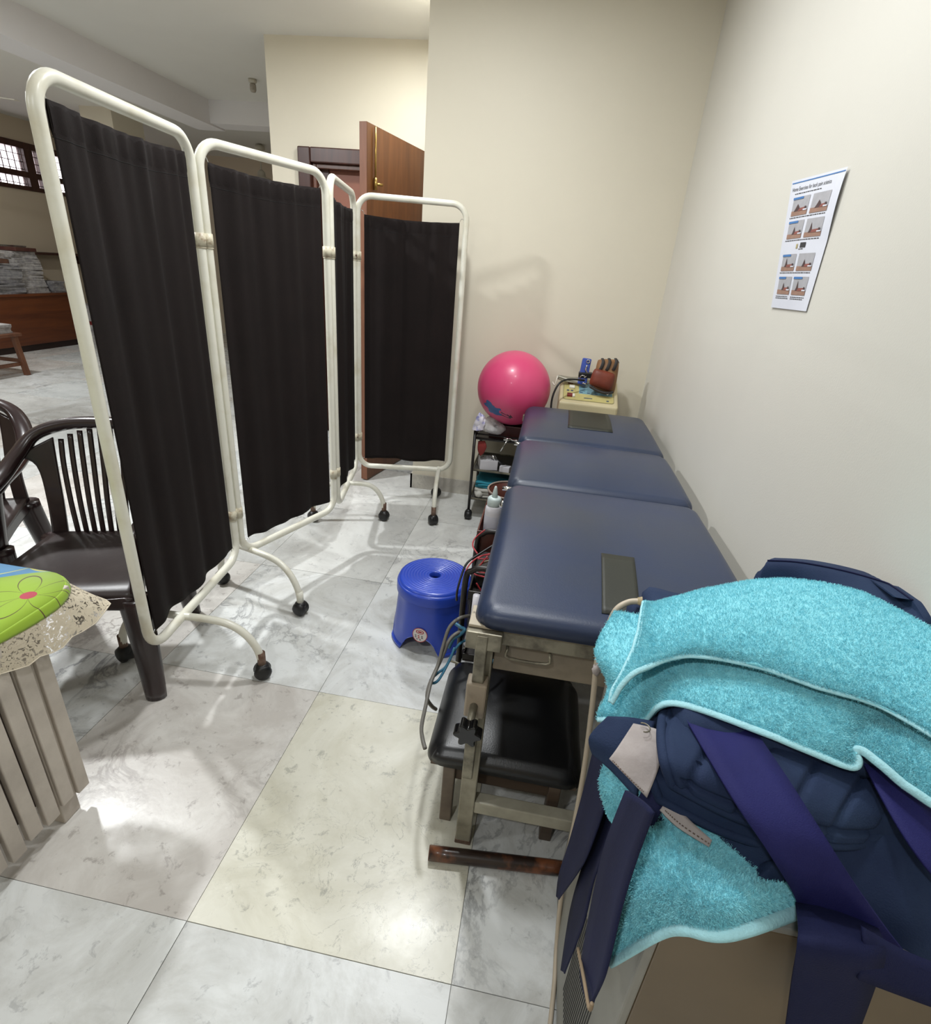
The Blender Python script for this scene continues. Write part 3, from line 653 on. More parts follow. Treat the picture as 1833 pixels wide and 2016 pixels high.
# wire frame hook, blue holder and leather bag on top of the machine
wf = thing('wire_bracket', 'bent white wire bracket lying on the machine beside the pink ball', 'bracket', tuple(onp(.15, .95)))
wp = [at(1088, 752, y=3.12), at(1092, 758, y=3.11), at(1097, 744, y=3.12), at(1100, 741, y=3.16), at(1122, 748, y=3.18), at(1160, 754, y=3.18)]
obj('wire', tube(cat(wp, 4), .0035, 8), m_white, wf)
obj('mesh_plate', shell(net([[at(1100, 738, y=3.2), at(1125, 742, y=3.22), at(1146, 742, y=3.22)], [at(1097, 745, y=3.15), at(1122, 752, y=3.17), at(1150, 754, y=3.17)]], 6, 4), .004), M('grey_plate', '8d8878', .6, var=.2, vs=30), wf)
bh = thing('clamp_holder', 'blue upright clamp with chrome screws standing on the machine', 'clamp', tuple(at(1152, 762, y=3.18)))
bl = at(1145, 757, y=3.17); bt_ = at(1156, 706, y=3.2)
obj('blue_body', beam(bl, bt_, .05, .04, (0, 1, 0)), M('blue_metal', '3a52a8', .35, var=.1, vs=20), bh, smooth=False, bevel=.005)
obj('black_grip', beam(at(1139, 737, y=3.175), at(1166, 739, y=3.175), .03, .045, (0, 1, 0)), m_blackrub, bh, smooth=False, bevel=.004)
ce = at(1158, 712, y=3.172); obj('screw_ring', tube([ce + .009 * np.array([math.cos(a), 0, math.sin(a)]) for a in np.linspace(0, 6.28, 16, endpoint=False)], .003, 6, closed=True), m_chrome, bh)
obj('chrome_chain', tube(cat([at(1156, 719, y=3.165), at(1153, 728, y=3.16), at(1157, 738, y=3.16), at(1150, 744, y=3.15)], 4), [.004] * 4 + [.0055] * 4 + [.004] * 5, 8), m_chrome, bh)
ce = at(1147, 744, y=3.14); obj('chrome_ring', tube([ce + .014 * np.array([math.cos(a), 0, math.sin(a)]) for a in np.linspace(.6, 5.8, 16)], .0032, 6), m_chrome, bh)
obj('chrome_pin', cyl(at(1147, 754, y=3.13), at(1157, 757, y=3.13), .0045, 8), m_chrome, bh)
# brown bag
m_lea = M('rust_leather', '7a3420', .5, col2='5c2415', vs=8, bump=.4, bs=60); m_tan = M('tan_leather', '8f6742', .55, col2='775333', vs=10, bump=.3, bs=70); m_dk = M('dark_strap', '33302f', .6, var=.2, vs=20)
bg_ = thing('leather_bag', 'small rust-brown leather bag with dark stripes leaning on the machine', 'bag', tuple(at(1190, 770, y=3.14)))
def pillow(A_, B_, C_, D_, th, n=14):
    """puffed pad on corners A(bl) B(br) C(tr) D(tl)"""
    A_, B_, C_, D_ = map(np.array, (A_, B_, C_, D_)); nn_ = unit(np.cross(B_ - A_, D_ - A_)); Vs = []
    out = []
    for sg in (1, -1):
        G = np.zeros((n, n, 3))
        for i in range(n):
            for j in range(n):
                s, t_ = j / (n - 1), i / (n - 1); a, b = 2 * s - 1, 2 * t_ - 1
                h = (max(0, 1 - abs(a) ** 3.2) * max(0, 1 - abs(b) ** 3.2)) ** .45
                # rounded plan corners
                k = 1 - .09 * (abs(a) * abs(b)) ** 3
                s2, t2 = .5 + (s - .5) * k, .5 + (t_ - .5) * k
                G[i, j] = (A_ * (1 - s2) + B_ * s2) * (1 - t2) + (D_ * (1 - s2) + C_ * s2) * t2 + nn_ * sg * th / 2 * h
        V, F = grid(G); out.append((V, F if sg > 0 else [f[::-1] for f in F]))
    return merge(*out)
yb_ = 3.09
bp = lambda u, v, d=0: at(u, v, y=yb_ + d)
bo = obj('bag_body', pillow(bp(1166, 768, .05), bp(1210, 776, .05), bp(1221, 708, .09), bp(1176, 706, .09), .09), m_tan, bg_)
obj('front_pocket', pillow(bp(1158, 757, -.0), bp(1203, 773, -.0), bp(1213, 736, .02), bp(1170, 724, .02), .05), m_lea, bg_)
for u in (1186, 1199, 1212):
    obj('dark_stripe', tube(cat([bp(u, 706, .055), bp(u + 2, 712, .035), bp(u - 1, 722, .028), bp(u - 5, 729, .03)], 4), .0095, 8, flat=.4), m_dk, bo)
obj('base_strap', tube(cat([bp(1161, 760, .0), bp(1178, 770, -.008), bp(1195, 774, -.008), bp(1206, 772, .01)], 4), .008, 8), m_dk, bg_)
obj('buckle', tube([bp(1196, 775, -.012) + .006 * np.array([math.cos(a), 0, math.sin(a)]) for a in np.linspace(3.3, 6.1, 8)], .002, 6), m_chrome, bg_)
obj('zip_pull', cyl(bp(1217, 708, .05), bp(1219, 715, .045), .003, 6), m_chrome, bo)
# black lead from the machine
one('power_lead', tube(cat([at(1150, 749, y=3.12), at(1120, 747, y=3.05), at(1102, 754, y=3.0), at(1090, 775, y=2.98), at(1085, 800, y=2.97), at(1086, 830, y=2.96)], 6), .0055, 8), m_blackrub, 'black lead curving over the machine down behind the couch', 'cable')
# ================================================================== THINGS ON THE BACK TROLLEY
mpl, nt, P, N, L = nodes('clear_polythene')
tc = N('ShaderNodeTexCoord').outputs['Object']
P.inputs['Base Color'].default_value = lin('d9d6d8'); P.inputs['Roughness'].default_value = .22
L(ramp(N, L, noise(N, L, tc, 22, 4), [(.35, (.30,) * 3 + (1,)), (.65, (.75,) * 3 + (1,))]), P.inputs['Alpha'])
m_cot = M('white_cotton', 'dedad6', .9, var=.12, vs=20, bump=.5, bs=60); m_paper = M('white_paper', 'cfcdd2', .7, var=.08, vs=20)
m_prn = M('printed_grey', '8f8c8e', .7, col2='c4c2c6', vs=90, lo=.45, hi=.55)
def lump(c, r, s, seed, amp=.16, n=26, m=16):
    V, F = sphere((0, 0, 0), 1, n, m); V = np.asarray(V); rs = np.random.RandomState(seed); d = np.ones(len(V))
    for k in range(9):
        w = rs.randn(3) * (1.3 + .5 * k); d += amp / (1 + .5 * k) * np.sin(V @ w + rs.rand() * 6)
    return V * d[:, None] * r * np.array(s) + np.array(c), F
pc = at(962, 838, y=2.965)
pbg = thing('plastic_bag', 'clear plastic bag of cotton on the trolley corner below the pink ball', 'bag', (pc[0], pc[1], .545))
obj('bag_film', lump(pc + (0, 0, .004), .07, (1.1, .75, .72), 3), mpl, pbg)
obj('cotton_roll', lump(pc + (-.004, .0, -.004), .036, (1, .8, .85), 5, .08), m_cot, pbg)
G = net([[at(944, 812, y=2.95), at(950, 815, y=2.95), at(957, 822, y=2.95)], [at(935, 828, y=2.94), at(946, 830, y=2.93), at(955, 832, y=2.935)], [at(929, 846, y=2.94), at(940, 848, y=2.92), at(952, 846, y=2.93)]], 6, 6)
obj('bag_neck', grid(G + gnorm(G) * wob(G.shape[:2], 3, .006, 4)[..., None]), M('printed_polythene', 'cdc8d2', .35, col2='8f8fc0', vs=26, lo=.55, hi=.65), pbg)
cl = thing('chrome_clamp', 'chrome tube clamp lying on the trolley edge beside the plastic bag', 'clamp', tuple(at(1003, 866, y=2.93)))
obj('tube', cyl(at(1004, 866, y=2.925), at(1030, 869, y=2.925), .006, 12), m_chrome, cl)
obj('collar', cyl(at(992, 864, y=2.925), at(1006, 866, y=2.925), .011, 14), m_chrome, cl)
obj('lever', tube([at(998, 868, y=2.92), at(992, 878, y=2.915), at(985, 889, y=2.91)], [.006, .005, .003], 10), m_chrome, cl)
ip = thing('probe_handle', 'black probe with chrome tip leaning on the middle trolley shelf', 'probe', tuple(at(990, 922, y=2.99)))
obj('grip', cyl(at(975, 905, y=2.985), at(998, 922, y=3.0), .011, 12), m_blackrub, ip)
obj('tip', cyl(at(969, 897, y=2.98), at(977, 907, y=2.985), .008, 12), m_chrome, ip)
nb = thing('paper_box', 'white printed carton on the middle trolley shelf', 'box', tuple(at(957, 925, y=2.97)))
b0 = at(941, 925, y=2.96); obj('carton', rot(box(b0[0], b0[0] + .105, 2.96, 3.06, .3255, .385), .25, (b0[0] + .05, 3.0, .33)), m_paper, nb, smooth=False, bevel=.002)
obj('printed_lid', rot(box(b0[0] + .002, b0[0] + .103, 2.962, 3.058, .3852, .3875), .25, (b0[0] + .05, 3.0, .33)), m_prn, nb, smooth=False)
one('white_card', rot(box(b0[0] + .13, b0[0] + .19, 2.955, 3.0, .3255, .36), -.2, (b0[0] + .15, 2.98, .3)), m_paper, 'small white packet lying beside the printed carton', 'packet', bevel=.002, smooth=False)
G = net([[at(942, 868, y=2.965), at(955, 868, y=2.96)], [at(941, 885, y=2.96), at(958, 880, y=2.95)], [at(946, 897, y=2.96), at(952, 893, y=2.955)]], 6, 6)
one('red_pouch', shell(G, .006), M('red_cloth', '7e2622', .8, var=.25, vs=20, bump=.3, bs=100), 'red cloth pouch hanging under the trolley top', 'pouch')
m_teal = M('teal_cloth', '2f8fa5', .85, var=.25, vs=14, bump=.3, bs=150); m_wcl = M('white_cloth', 'c7c5bd', .85, var=.12, vs=14, bump=.3, bs=150)
def folded(x0, x1, y0, y1, z0, z1, n, seed, jx=.01):
    out = []; rs = np.random.RandomState(seed); h = (z1 - z0) / n
    for k in range(n):
        dx, dy = rs.uniform(-jx, jx), rs.uniform(-jx, jx) * .6; za = z0 + k * h
        out.append(pad(x0 + dx, x1 + dx, y0 + dy, y1 + dy, za, za + h * .96, min(h * .45, .02), seed + k))
    return merge(*out)
def pad(x0, x1, y0, y1, z0, z1, r, seed, amp=.003):
    V, F = cushion(x0, x1, y0, y1, z0, z1 - .002, .003, r * .9, .012, 14, 14); V = np.array(V); rs = np.random.RandomState(seed)
    ph = rs.rand(4) * 6; V[:, 2] += amp * np.sin(V[:, 0] * 60 + ph[0]) * (V[:, 2] > z0 + .001); V[:, 1] += amp * np.sin(V[:, 0] * 45 + ph[1]); V[:, 0] += amp * np.sin(V[:, 1] * 50 + ph[2])
    return V, F
one('folded_cloth', folded(tx0 + .03, tx0 + .26, ty0 + .02, ty0 + .22, .142, .205, 3, 1), m_wcl, 'folded white cloth on the lowest trolley shelf', 'cloth')
one('folded_cloth', folded(tx0 + .035, tx0 + .25, ty0 + .02, ty0 + .22, .208, .25, 3, 9, .015), m_teal, 'folded teal cloth on top of the white cloth on the trolley', 'cloth')
one('rolled_cloth', lump((tx0 + .05, ty0 + .02, .165), .024, (1, 1, .9), 12, .1), m_wcl, 'small crumpled white cloth at the lowest shelf end', 'cloth')

# ================================================================== SECOND TROLLEY beside the couch
m_brn = M('brown_plastic', '5b342b', .4, col2='472620', vs=9)
t2 = thing('side_trolley', 'low black tubular trolley with trays standing along the left side of the couch', 'trolley', (.0, 1.75, 0))
sx0, sx1, sy0, sy1 = -.158, .20, 1.40, 2.08
for yy, zt in ((sy0, .575), (1.66, .575)):
    obj('tube_hoop', tube(cat([(sx0, yy, .05), (sx0, yy, .25), (sx0, yy, zt - .06), (sx0 + .018, yy, zt - .015), (sx0 + .07, yy, zt), (sx1 - .07, yy, zt), (sx1 - .018, yy, zt - .015), (sx1, yy, zt - .06), (sx1, yy, .25), (sx1, yy, .05)], 5), .0095, 12), m_bm, t2)
for xx in (sx0, sx1):
    obj('post', cyl((xx, sy1, .05), (xx, sy1, .52), .009, 12), m_bm, t2)
    obj('side_rod', cyl((xx, sy0, .17), (xx, sy1, .17), .006, 8), m_bm, t2)
    for yy in (sy0, sy1): obj('castor', merge(tube([(xx - .02, yy, .027), (xx - .014, yy, .027), (xx, yy, .027), (xx + .014, yy, .027), (xx + .02, yy, .027)], [.016, .026, .027, .026, .016], 16), sphere((xx, yy, .043), .018, 12, 8)), m_blackrub, t2)
def tray(name, x0, x1, y0, y1, z0, h, m, th=.006):
    return obj(name, merge(box(x0, x1, y0, y1, z0, z0 + th), box(x0, x1, y0, y0 + th, z0 + th, z0 + h), box(x0, x1, y1 - th, y1, z0 + th, z0 + h), box(x0, x0 + th, y0 + th, y1 - th, z0 + th, z0 + h), box(x1 - th, x1, y0 + th, y1 - th, z0 + th, z0 + h)), m, t2, smooth=False, bevel=.002)
tray('tray', sx0 + .012, sx1 - .012, sy0 - .005, 1.655, .455, .035, m_bm)
tray('tray', sx0 - .006, sx1 - .012, 1.68, sy1, .46, .10, m_brn)
tray('tray', sx0 + .012, sx1 - .012, sy0, sy1, .21, .03, m_bm)
bx_ = one('battery_box', box(sx0 + .02, sx0 + .12, 1.47, 1.62, .462, .515), M('charcoal_plastic', '2b2a2a', .45, var=.2, vs=16), 'charcoal box on the front tray of the side trolley', 'box', bevel=.006, smooth=False)
bt2 = thing('brown_basket', 'brown plastic basket at the far end of the side trolley', 'basket', (-.07, 1.93, .467))
obj('basket_wall', tube([(-.062 + .085 * math.cos(a) * (1 if abs(math.cos(a)) < .7 else 1), 1.97 + .085 * math.sin(a), .545) for a in np.linspace(0, 2 * math.pi, 28, endpoint=False)], [.0] * 28, 4, closed=True) if False else lathe([(.082, 0), (.086, .03), (.092, .09), (.096, .12), (.092, .12), (.084, .03), (.078, .006)], (-.068, 1.965, .495), 36, caps=False), m_brn, bt2)
obj('basket_floor', lathe([(.08, 0), (.08, .005)], (-.068, 1.965, .495), 36), m_brn, bt2)
obj('rim', tube([(-.068 + .095 * math.cos(a), 1.965 + .095 * math.sin(a), .615) for a in np.linspace(0, 2 * math.pi, 36, endpoint=False)], .004, 8, closed=True), M('pale_brown_rim', '8a7a70', .45, var=.1, vs=10), bt2)
bo_c = np.array([-.118, 1.74]); zb = .468
sb = thing('squeeze_bottle', 'white squeeze bottle with nozzle standing on the side trolley', 'bottle', (*bo_c, zb))
m_wp = M('white_plastic', 'd5d3da', .4, var=.04, vs=10); m_cap = M('milky_cap', 'bcc9c8', .35, var=.05, vs=10)
obj('body', lathe([(.027, 0), (.03, .006), (.03, .15), (.028, .165), (.022, .175)], (*bo_c, zb), 28), m_wp, sb)
obj('label_band', lathe([(.0304, .03), (.0306, .031), (.0306, .135), (.0304, .136)], (*bo_c, zb), 28, caps=False), M('plain_label', 'c6c6d2', .5, var=.03, vs=9), sb)
cp_ = obj('cap', lathe([(.024, .172), (.025, .176), (.025, .198), (.02, .204)], (*bo_c, zb), 24), m_cap, sb); obj('nozzle', lathe([(.011, .202), (.009, .22), (.005, .24), (.003, .245)], (*bo_c, zb), 16), m_cap, cp_)
ck = at(990, 994, y=1.62); kb = thing('chrome_fitting', 'round chrome fitting in front of the squeeze bottle', 'fitting', tuple(ck))
obj('knob_head', sphere(ck, .015, 18, 12, (.8, 1, 1)), m_chrome, kb); obj('stem', cyl(ck, ck + (.05, 0, .0), .006, 10), m_frame2, kb)
one('white_cup', lathe([(.024, 0), (.03, .05), (.032, .08), (.030, .08), (.026, .01)], (-.03, 1.80, .468), 24, caps=False), m_wp, 'white cup behind the squeeze bottle', 'cup')
m_red = M('red_wire', 'a8323a', .45, var=.1, vs=30)
def wire(name, pts, r, m, label, group=None): return one(name, tube(cat(np.array(pts), 6), r, 8), m, label, 'cable', group)
rw = thing('red_wires', 'tangle of thin red electrode wires on the front tray of the side trolley', 'wires', (-.1, 1.5, .5))
for k, pts in enumerate([[(955, 1043, 1.62), (935, 1060, 1.60), (931, 1075, 1.56), (940, 1090, 1.52)], [(965, 1090, 1.5), (940, 1098, 1.5), (920, 1118, 1.45), (911, 1150, 1.40)], [(962, 1104, 1.47), (945, 1112, 1.46), (934, 1122, 1.45), (918, 1135, 1.42)], [(958, 1116, 1.45), (936, 1120, 1.45), (934, 1130, 1.44), (955, 1136, 1.43)], [(955, 1128, 1.44), (940, 1122, 1.44), (960, 1095, 1.46)], [(938, 1148, 1.42), (944, 1158, 1.42), (948, 1164, 1.42)], [(964, 1092, 1.48), (950, 1094, 1.5), (942, 1100, 1.49), (965, 1100, 1.5)]]):
    obj('wire', tube(cat([at(u, v, y=y) for u, v, y in pts], 6), .0026, 6), m_red, rw)
wire('tan_wire', [at(u, v, y=y) for u, v, y in ((962, 1104, 1.465), (950, 1108, 1.455), (938, 1118, 1.45), (934, 1124, 1.445))], .003, M('tan_rubber', '8d7c66', .5, var=.1, vs=20), 'tan wire among the red wires on the side trolley')
wire('black_wire', [at(u, v, y=y) for u, v, y in ((972, 1073, 1.5), (945, 1090, 1.46), (920, 1108, 1.42), (908, 1135, 1.385), (900, 1165, 1.36), (899, 1182, 1.37))], .0035, m_blackrub, 'thin black wire hanging over the blue stool from the side trolley')
m_gc, m_bc = M('grey_rubber', '6d6a64', .5, var=.15, vs=20), M('blue_rubber', '3d7896', .45, var=.1, vs=20)
wire('grey_cable', [at(u, v, y=y) for u, v, y in ((925, 1212, 1.40), (905, 1217, 1.36), (885, 1235, 1.33), (873, 1270, 1.30), (862, 1310, 1.26), (848, 1345, 1.20), (838, 1390, 1.12), (830, 1430, 1.03), (832, 1455, .98), (837, 1474, .955))], .0055, m_gc, 'outer grey cable looping down to the front corner of the footstool')
wire('grey_cable', [at(u, v, y=y) for u, v, y in ((925, 1241, 1.40), (903, 1245, 1.36), (885, 1260, 1.33), (872, 1290, 1.29), (858, 1320, 1.25), (845, 1350, 1.2), (841, 1375, 1.17), (850, 1390, 1.18), (858, 1396, 1.2))], .006, m_gc, 'inner grey cable turning back beside the footstool pad')
wire('blue_cable', [at(u, v, y=y) for u, v, y in ((930, 1258, 1.40), (908, 1265, 1.36), (892, 1285, 1.33), (878, 1312, 1.29), (862, 1325, 1.26), (848, 1338, 1.24), (850, 1345, 1.23), (864, 1338, 1.25), (885, 1300, 1.30), (895, 1275, 1.33))], .0042, m_bc, 'blue cable looped among the grey cables under the side trolley')
wire('blue_cable', [at(u, v, y=y) for u, v, y in ((897, 1228, 1.38), (908, 1235, 1.37), (915, 1240, 1.36), (905, 1250, 1.36), (893, 1258, 1.36), (884, 1275, 1.36))], .0055, m_bc, 'thick blue cable stub behind the trolley post')
wire('blue_cable', [at(u, v, y=y) for u, v, y in ((985, 1272, 1.30), (984, 1284, 1.28), (975, 1297, 1.25), (962, 1310, 1.22), (953, 1318, 1.2))], .0042, m_bc, 'blue cable hanging below the couch drawer')
sp_ = thing('plug_cluster', 'white plug among the cables on the lower tray of the side trolley', 'plug', tuple(at(920, 1268, y=1.42)))
obj('plug_body', lump(at(920, 1266, y=1.42), .013, (1, 1, 1.1), 4, .1, 12, 8), m_wp, sp_); obj('plug_pin', cyl(at(917, 1272, y=1.41), at(913, 1278, y=1.41), .004, 8), m_chrome, sp_)
one('white_tube', cyl(at(939, 1172, y=1.36), at(930, 1240, y=1.36), .0115, 12), m_wp, 'white plastic tube standing between the couch corner and the trolley post', 'tube')
one('grey_floor_bar', cyl(at(884, 1300, y=1.36), at(921, 1312, y=1.36), .004, 8), m_frame2, 'thin metal rod crossing behind the trolley post near the floor', 'rod')

# ================================================================== CHAIRS
m_ch = M('brown_plastic_gloss', '2e1f20', .26, col2='241718', vs=5, coat=.25)
m_chs = M('brown_plastic_worn', '2e2322', .38, col2='3d3432', vs=16, lo=.5, hi=.8, bump=.1, bs=90)
def make_chair(label):
    c = thing('plastic_chair', label, 'chair', (0, 0, 0), 'brown plastic armchairs')
    G = np.zeros((18, 18, 3))
    for i in range(18):
        for j in range(18):
            s, t_ = 2 * j / 17 - 1, i / 17; hw = .19 + .032 * t_
            G[i, j] = (s * hw, -.205 + .43 * t_, .418 - .014 * (1 - s * s) * math.sin(math.pi * min(1, t_ * 1.1)) + .006 * t_ - (.022 * max(0, (t_ - .86) / .14) ** 2))
    obj('seat', grid(G), m_chs, c, solid=.012)
    obj('front_apron', shell(net([[(-.222, .222, .405), (0, .232, .402), (.222, .222, .405)], [(-.218, .224, .36), (0, .226, .372), (.218, .224, .36)]], 5, 6), .008), m_ch, c)
    for sx in (-1, 1): obj('side_apron', shell(net([[(sx * .212, .21, .41), (sx * .202, 0, .408), (sx * .19, -.2, .405)], [(sx * .216, .21, .365), (sx * .208, 0, .375), (sx * .196, -.2, .365)]], 5, 6), .006), m_ch, c)
    half = [(.240, .185, .585), (.252, .13, .612), (.262, .0, .628), (.26, -.12, .655), (.242, -.205, .705), (.20, -.262, .765), (.11, -.285, .798)]
    path = cat(np.array([(-x, y, z) for x, y, z in half] + [(0, -.29, .806)] + [(x, y, z) for x, y, z in half[::-1]]), 6)
    rr = np.interp(np.linspace(0, 1, len(path)), [0, .04, .25, .5, .75, .96, 1], [.018, .028, .03, .03, .03, .028, .018])
    obj('arm_and_top_rail', tube(path, rr, 16, flat=.72, up=(0, -.25, 1)), m_ch, c)
    for k in range(9):
        x = -.128 + .032 * k; zt = .80 - .11 * abs(x / .2) ** 2.2
        obj('slat', tube(cat([(x * .86, -.203, .405), (x * .93, -.222, .53), (x, -.252, .66), (x * 1.02, -.278, zt - .012)], 4), .0095, 8, flat=.55, up=(0, -1, .2)), m_ch, c)
    for sx in (-1, 1):
        G = net([[(sx * .145, -.203, .40), (sx * .195, -.195, .40)], [(sx * .142, -.222, .53), (sx * .19, -.21, .53)], [(sx * .148, -.252, .66), (sx * .205, -.232, .66)], [(sx * .15, -.272, .755), (sx * .255, -.215, .70)]], 5, 5)
        obj('back_post', shell(G, .016), m_ch, c, bevel=.004)
        fl_ = cat([(sx * .226, .222, 0), (sx * .222, .212, .2), (sx * .212, .20, .39)], 5)
        obj('leg', tube(fl_, np.linspace(.024, .036, len(fl_)), 14, flat=1.35), m_ch, c)
        bl_ = cat([(sx * .212, -.262, 0), (sx * .202, -.235, .2), (sx * .186, -.198, .40)], 5)
        obj('leg', tube(bl_, np.linspace(.023, .034, len(bl_)), 14, flat=1.35), m_ch, c)
        ap = cat([(sx * .218, .185, .39), (sx * .23, .178, .48), (sx * .242, .165, .59)], 5)
        obj('arm_support', tube(ap, np.linspace(.034, .028, len(ap)), 12, flat=.6), m_ch, c)
    return c
c1 = make_chair('glossy dark brown plastic armchair between the slatted table and the folding screen')
c1.location = (-1.44, 1.345, 0); c1.rotation_euler = (0, 0, math.radians(-161))
c2 = dup(c1); c2['label'] = 'second brown plastic armchair cut by the left edge, behind the first chair'
c2.location = (-2.08, 1.42, 0); c2.rotation_euler = (0, 0, math.radians(-150))

# ================================================================== SLATTED TABLE with cloth
m_slat = M('off_white_wood_paint', 'c2b9ae', .6, col2='aba298', vs=8, bump=.25, bs=70)
tb = thing('slatted_table', 'small off-white wooden table with vertical slatted sides at the left edge', 'table', (-1.28, .6, 0))
TZ, bx0, bx1, by0, by1 = .615, -1.52, -1.09, .22, .855
obj('table_top', box(bx0, bx1, by0, by1 + .10, TZ - .02, TZ), m_slat, tb, smooth=False, bevel=.003)
for xx in (bx0 + .01, bx1 - .035):
    for yy in (by0, by1 - .095): obj('leg', box(xx, xx + .045, yy, yy + .05, 0, TZ - .02), m_slat, tb, smooth=False, bevel=.003)
k = 0; yy = by1 - .012
while yy > by0:
    obj('slat', box(bx1 + .002, bx1 + .02, yy - .034, yy, .055 + .01 * (k % 2), TZ - .022), m_slat, tb, smooth=False, bevel=.002); yy -= .0465; k += 1
obj('side_board', box(bx1 - .034, bx1 + .0, by0 + .05, by1 - .096, .12, TZ - .025), M('slat_gap_shade', '6b6059', .6, var=.2, vs=6), tb, smooth=False)  # board coloured dark to stand for the shade in the slat gaps
k = 0; xx = bx0 + .02
while xx < bx1 - .03:
    obj('slat', box(xx, xx + .034, by1 - .04, by1 - .022, .06, TZ - .022), m_slat, tb, smooth=False, bevel=.002); xx += .0465
# cloth: printed top and lace skirt
mc, nt, P, N, L = nodes('flower_print_cotton')
tc = N('ShaderNodeTexCoord').outputs['Object']; sep = N('ShaderNodeSeparateXYZ'); L(tc, sep.inputs[0])
fc = at(56, 1172, z=TZ + .003); tl = (-1.28, .6, 0)
X = mt(N, L, 'SUBTRACT', sep.outputs[0], float(fc[0] - tl[0])); Y = mt(N, L, 'SUBTRACT', sep.outputs[1], float(fc[1] - tl[1]))
X0_, Y0_ = X, Y
X = mt(N, L, 'WRAP', X, .15, -.15); Y = mt(N, L, 'WRAP', Y, .15, -.15)
R_ = mt(N, L, 'SQRT', mt(N, L, 'ADD', mt(N, L, 'MULTIPLY', X, X), mt(N, L, 'MULTIPLY', Y, Y))); TH = mt(N, L, 'ARCTAN2', Y, X)
pet = mt(N, L, 'MULTIPLY_ADD', mt(N, L, 'ABSOLUTE', mt(N, L, 'COSINE', mt(N, L, 'MULTIPLY_ADD', TH, 2.5, .5))), .085, .012)
line = mt(N, L, 'LESS_THAN', mt(N, L, 'ABSOLUTE', mt(N, L, 'SUBTRACT', R_, pet)), .0026)
red = mt(N, L, 'LESS_THAN', R_, .0165)
X, Y = X0_, Y0_
bl_f = mt(N, L, 'GREATER_THAN', mt(N, L, 'ADD', mt(N, L, 'MULTIPLY_ADD', Y, 1.0, mt(N, L, 'MULTIPLY', X, -.55)), mt(N, L, 'MULTIPLY', mt(N, L, 'SINE', mt(N, L, 'MULTIPLY', X, 26)), .012)), .118)
yl = mt(N, L, 'LESS_THAN', mt(N, L, 'ABSOLUTE', mt(N, L, 'SUBTRACT', mt(N, L, 'MULTIPLY_ADD', Y, 1.0, mt(N, L, 'MULTIPLY_ADD', X, -.55, mt(N, L, 'MULTIPLY', mt(N, L, 'ABSOLUTE', mt(N, L, 'SINE', mt(N, L, 'MULTIPLY', X, 30))), .03))), .165)), .003)
col = mixc(N, L, bl_f, lin('8aa82a'), lin('3f86b8')); col = mixc(N, L, mt(N, L, 'MULTIPLY', line, mt(N, L, 'SUBTRACT', 1.0, bl_f)), col, lin('4f3a22')); col = mixc(N, L, mt(N, L, 'MULTIPLY', yl, bl_f), col, lin('c8c860')); col = mixc(N, L, red, col, lin('a83a4a'))
L(col, P.inputs['Base Color']); P.inputs['Roughness'].default_value = .85; P.inputs['Sheen Weight'].default_value = .2
ml, nt, P, N, L = nodes('cream_lace'); tc = N('ShaderNodeTexCoord').outputs['Object']
P.inputs['Base Color'].default_value = lin('c4b9a4'); P.inputs['Roughness'].default_value = .9
h1 = ramp(N, L, noise(N, L, tc, 80, 3, .6, 1.4), [(.545, (1, 1, 1, 1)), (.59, (.15,) * 3 + (1,))]); L(h1, P.inputs['Alpha'])
bp2 = N('ShaderNodeBump'); bp2.inputs['Strength'].default_value = .6; bp2.inputs['Distance'].default_value = .003; L(noise(N, L, tc, 110, 4), bp2.inputs['Height']); L(bp2.outputs[0], P.inputs['Normal'])
tcl = thing('tablecloth', 'green and blue flower-print tablecloth with cream lace border on the slatted table', 'tablecloth', tl)
# outline of the covered top with a rounded corner; the cloth then falls over the edge
ex, ey, rc = bx1 + .012, by1 + .14, .11
edge = [(ex, by0 + (ey - rc - by0) * k / 26) for k in range(27)] + [(ex - rc + rc * math.cos(a), ey - rc + rc * math.sin(a)) for a in np.linspace(0, math.pi / 2, 9)[1:]] + [(ex - rc - (ex - rc - bx0) * k / 18, ey) for k in range(1, 19)]
edge = np.array(edge); cen = np.array([bx0 + .1, by0 + .1]); nE = len(edge)
tan_ = np.gradient(edge, axis=0); on = np.stack([tan_[:, 1], -tan_[:, 0]], 1); on /= np.linalg.norm(on, axis=1, keepdims=True)
Gt = np.zeros((8, nE, 3)); Gs = np.zeros((12, nE, 3))
sarr = np.linspace(0, 1, nE); wave = np.sin(np.arange(nE) * .55 + .8) * .5 + np.sin(np.arange(nE) * .23) * .5
corner = np.exp(-((np.arange(nE) - 30) / 2.6) ** 2)
for i in range(8):
    q = i / 7; Gt[i, :, :2] = cen + (edge - cen) * q; Gt[i, :, 2] = TZ + .003 - .004 * max(0, q - .9) * 10
prt = obj('printed_top', grid(Gt), mc, tcl, solid=.0012)
Gp = np.zeros((6, nE, 3))
for i in range(6):
    q = i / 5; Gp[i, :, :2] = edge + on * (.012 * math.sin(q * 1.5) + .006 * q * wave)[:, None] if False else edge + on * (.010 * math.sin(q * 1.5) + .006 * q * wave[:, None]); Gp[i, :, 2] = TZ - .001 - .022 * q ** 1.4 * (1 + .3 * wave)
obj('printed_edge', grid(Gp), mc, tcl, solid=.0012)
for i in range(12):
    q = i / 11; fan_ = .010 + .006 * wave + q * (.016 + .014 * wave + .06 * corner)
    Gs[i, :, :2] = edge + on * fan_[:, None]; Gs[i, :, 2] = Gp[-1, :, 2] - q * (.078 + .008 * wave + .006 * np.sin(np.arange(nE) * 2.1)) * (1 - .1 * corner)
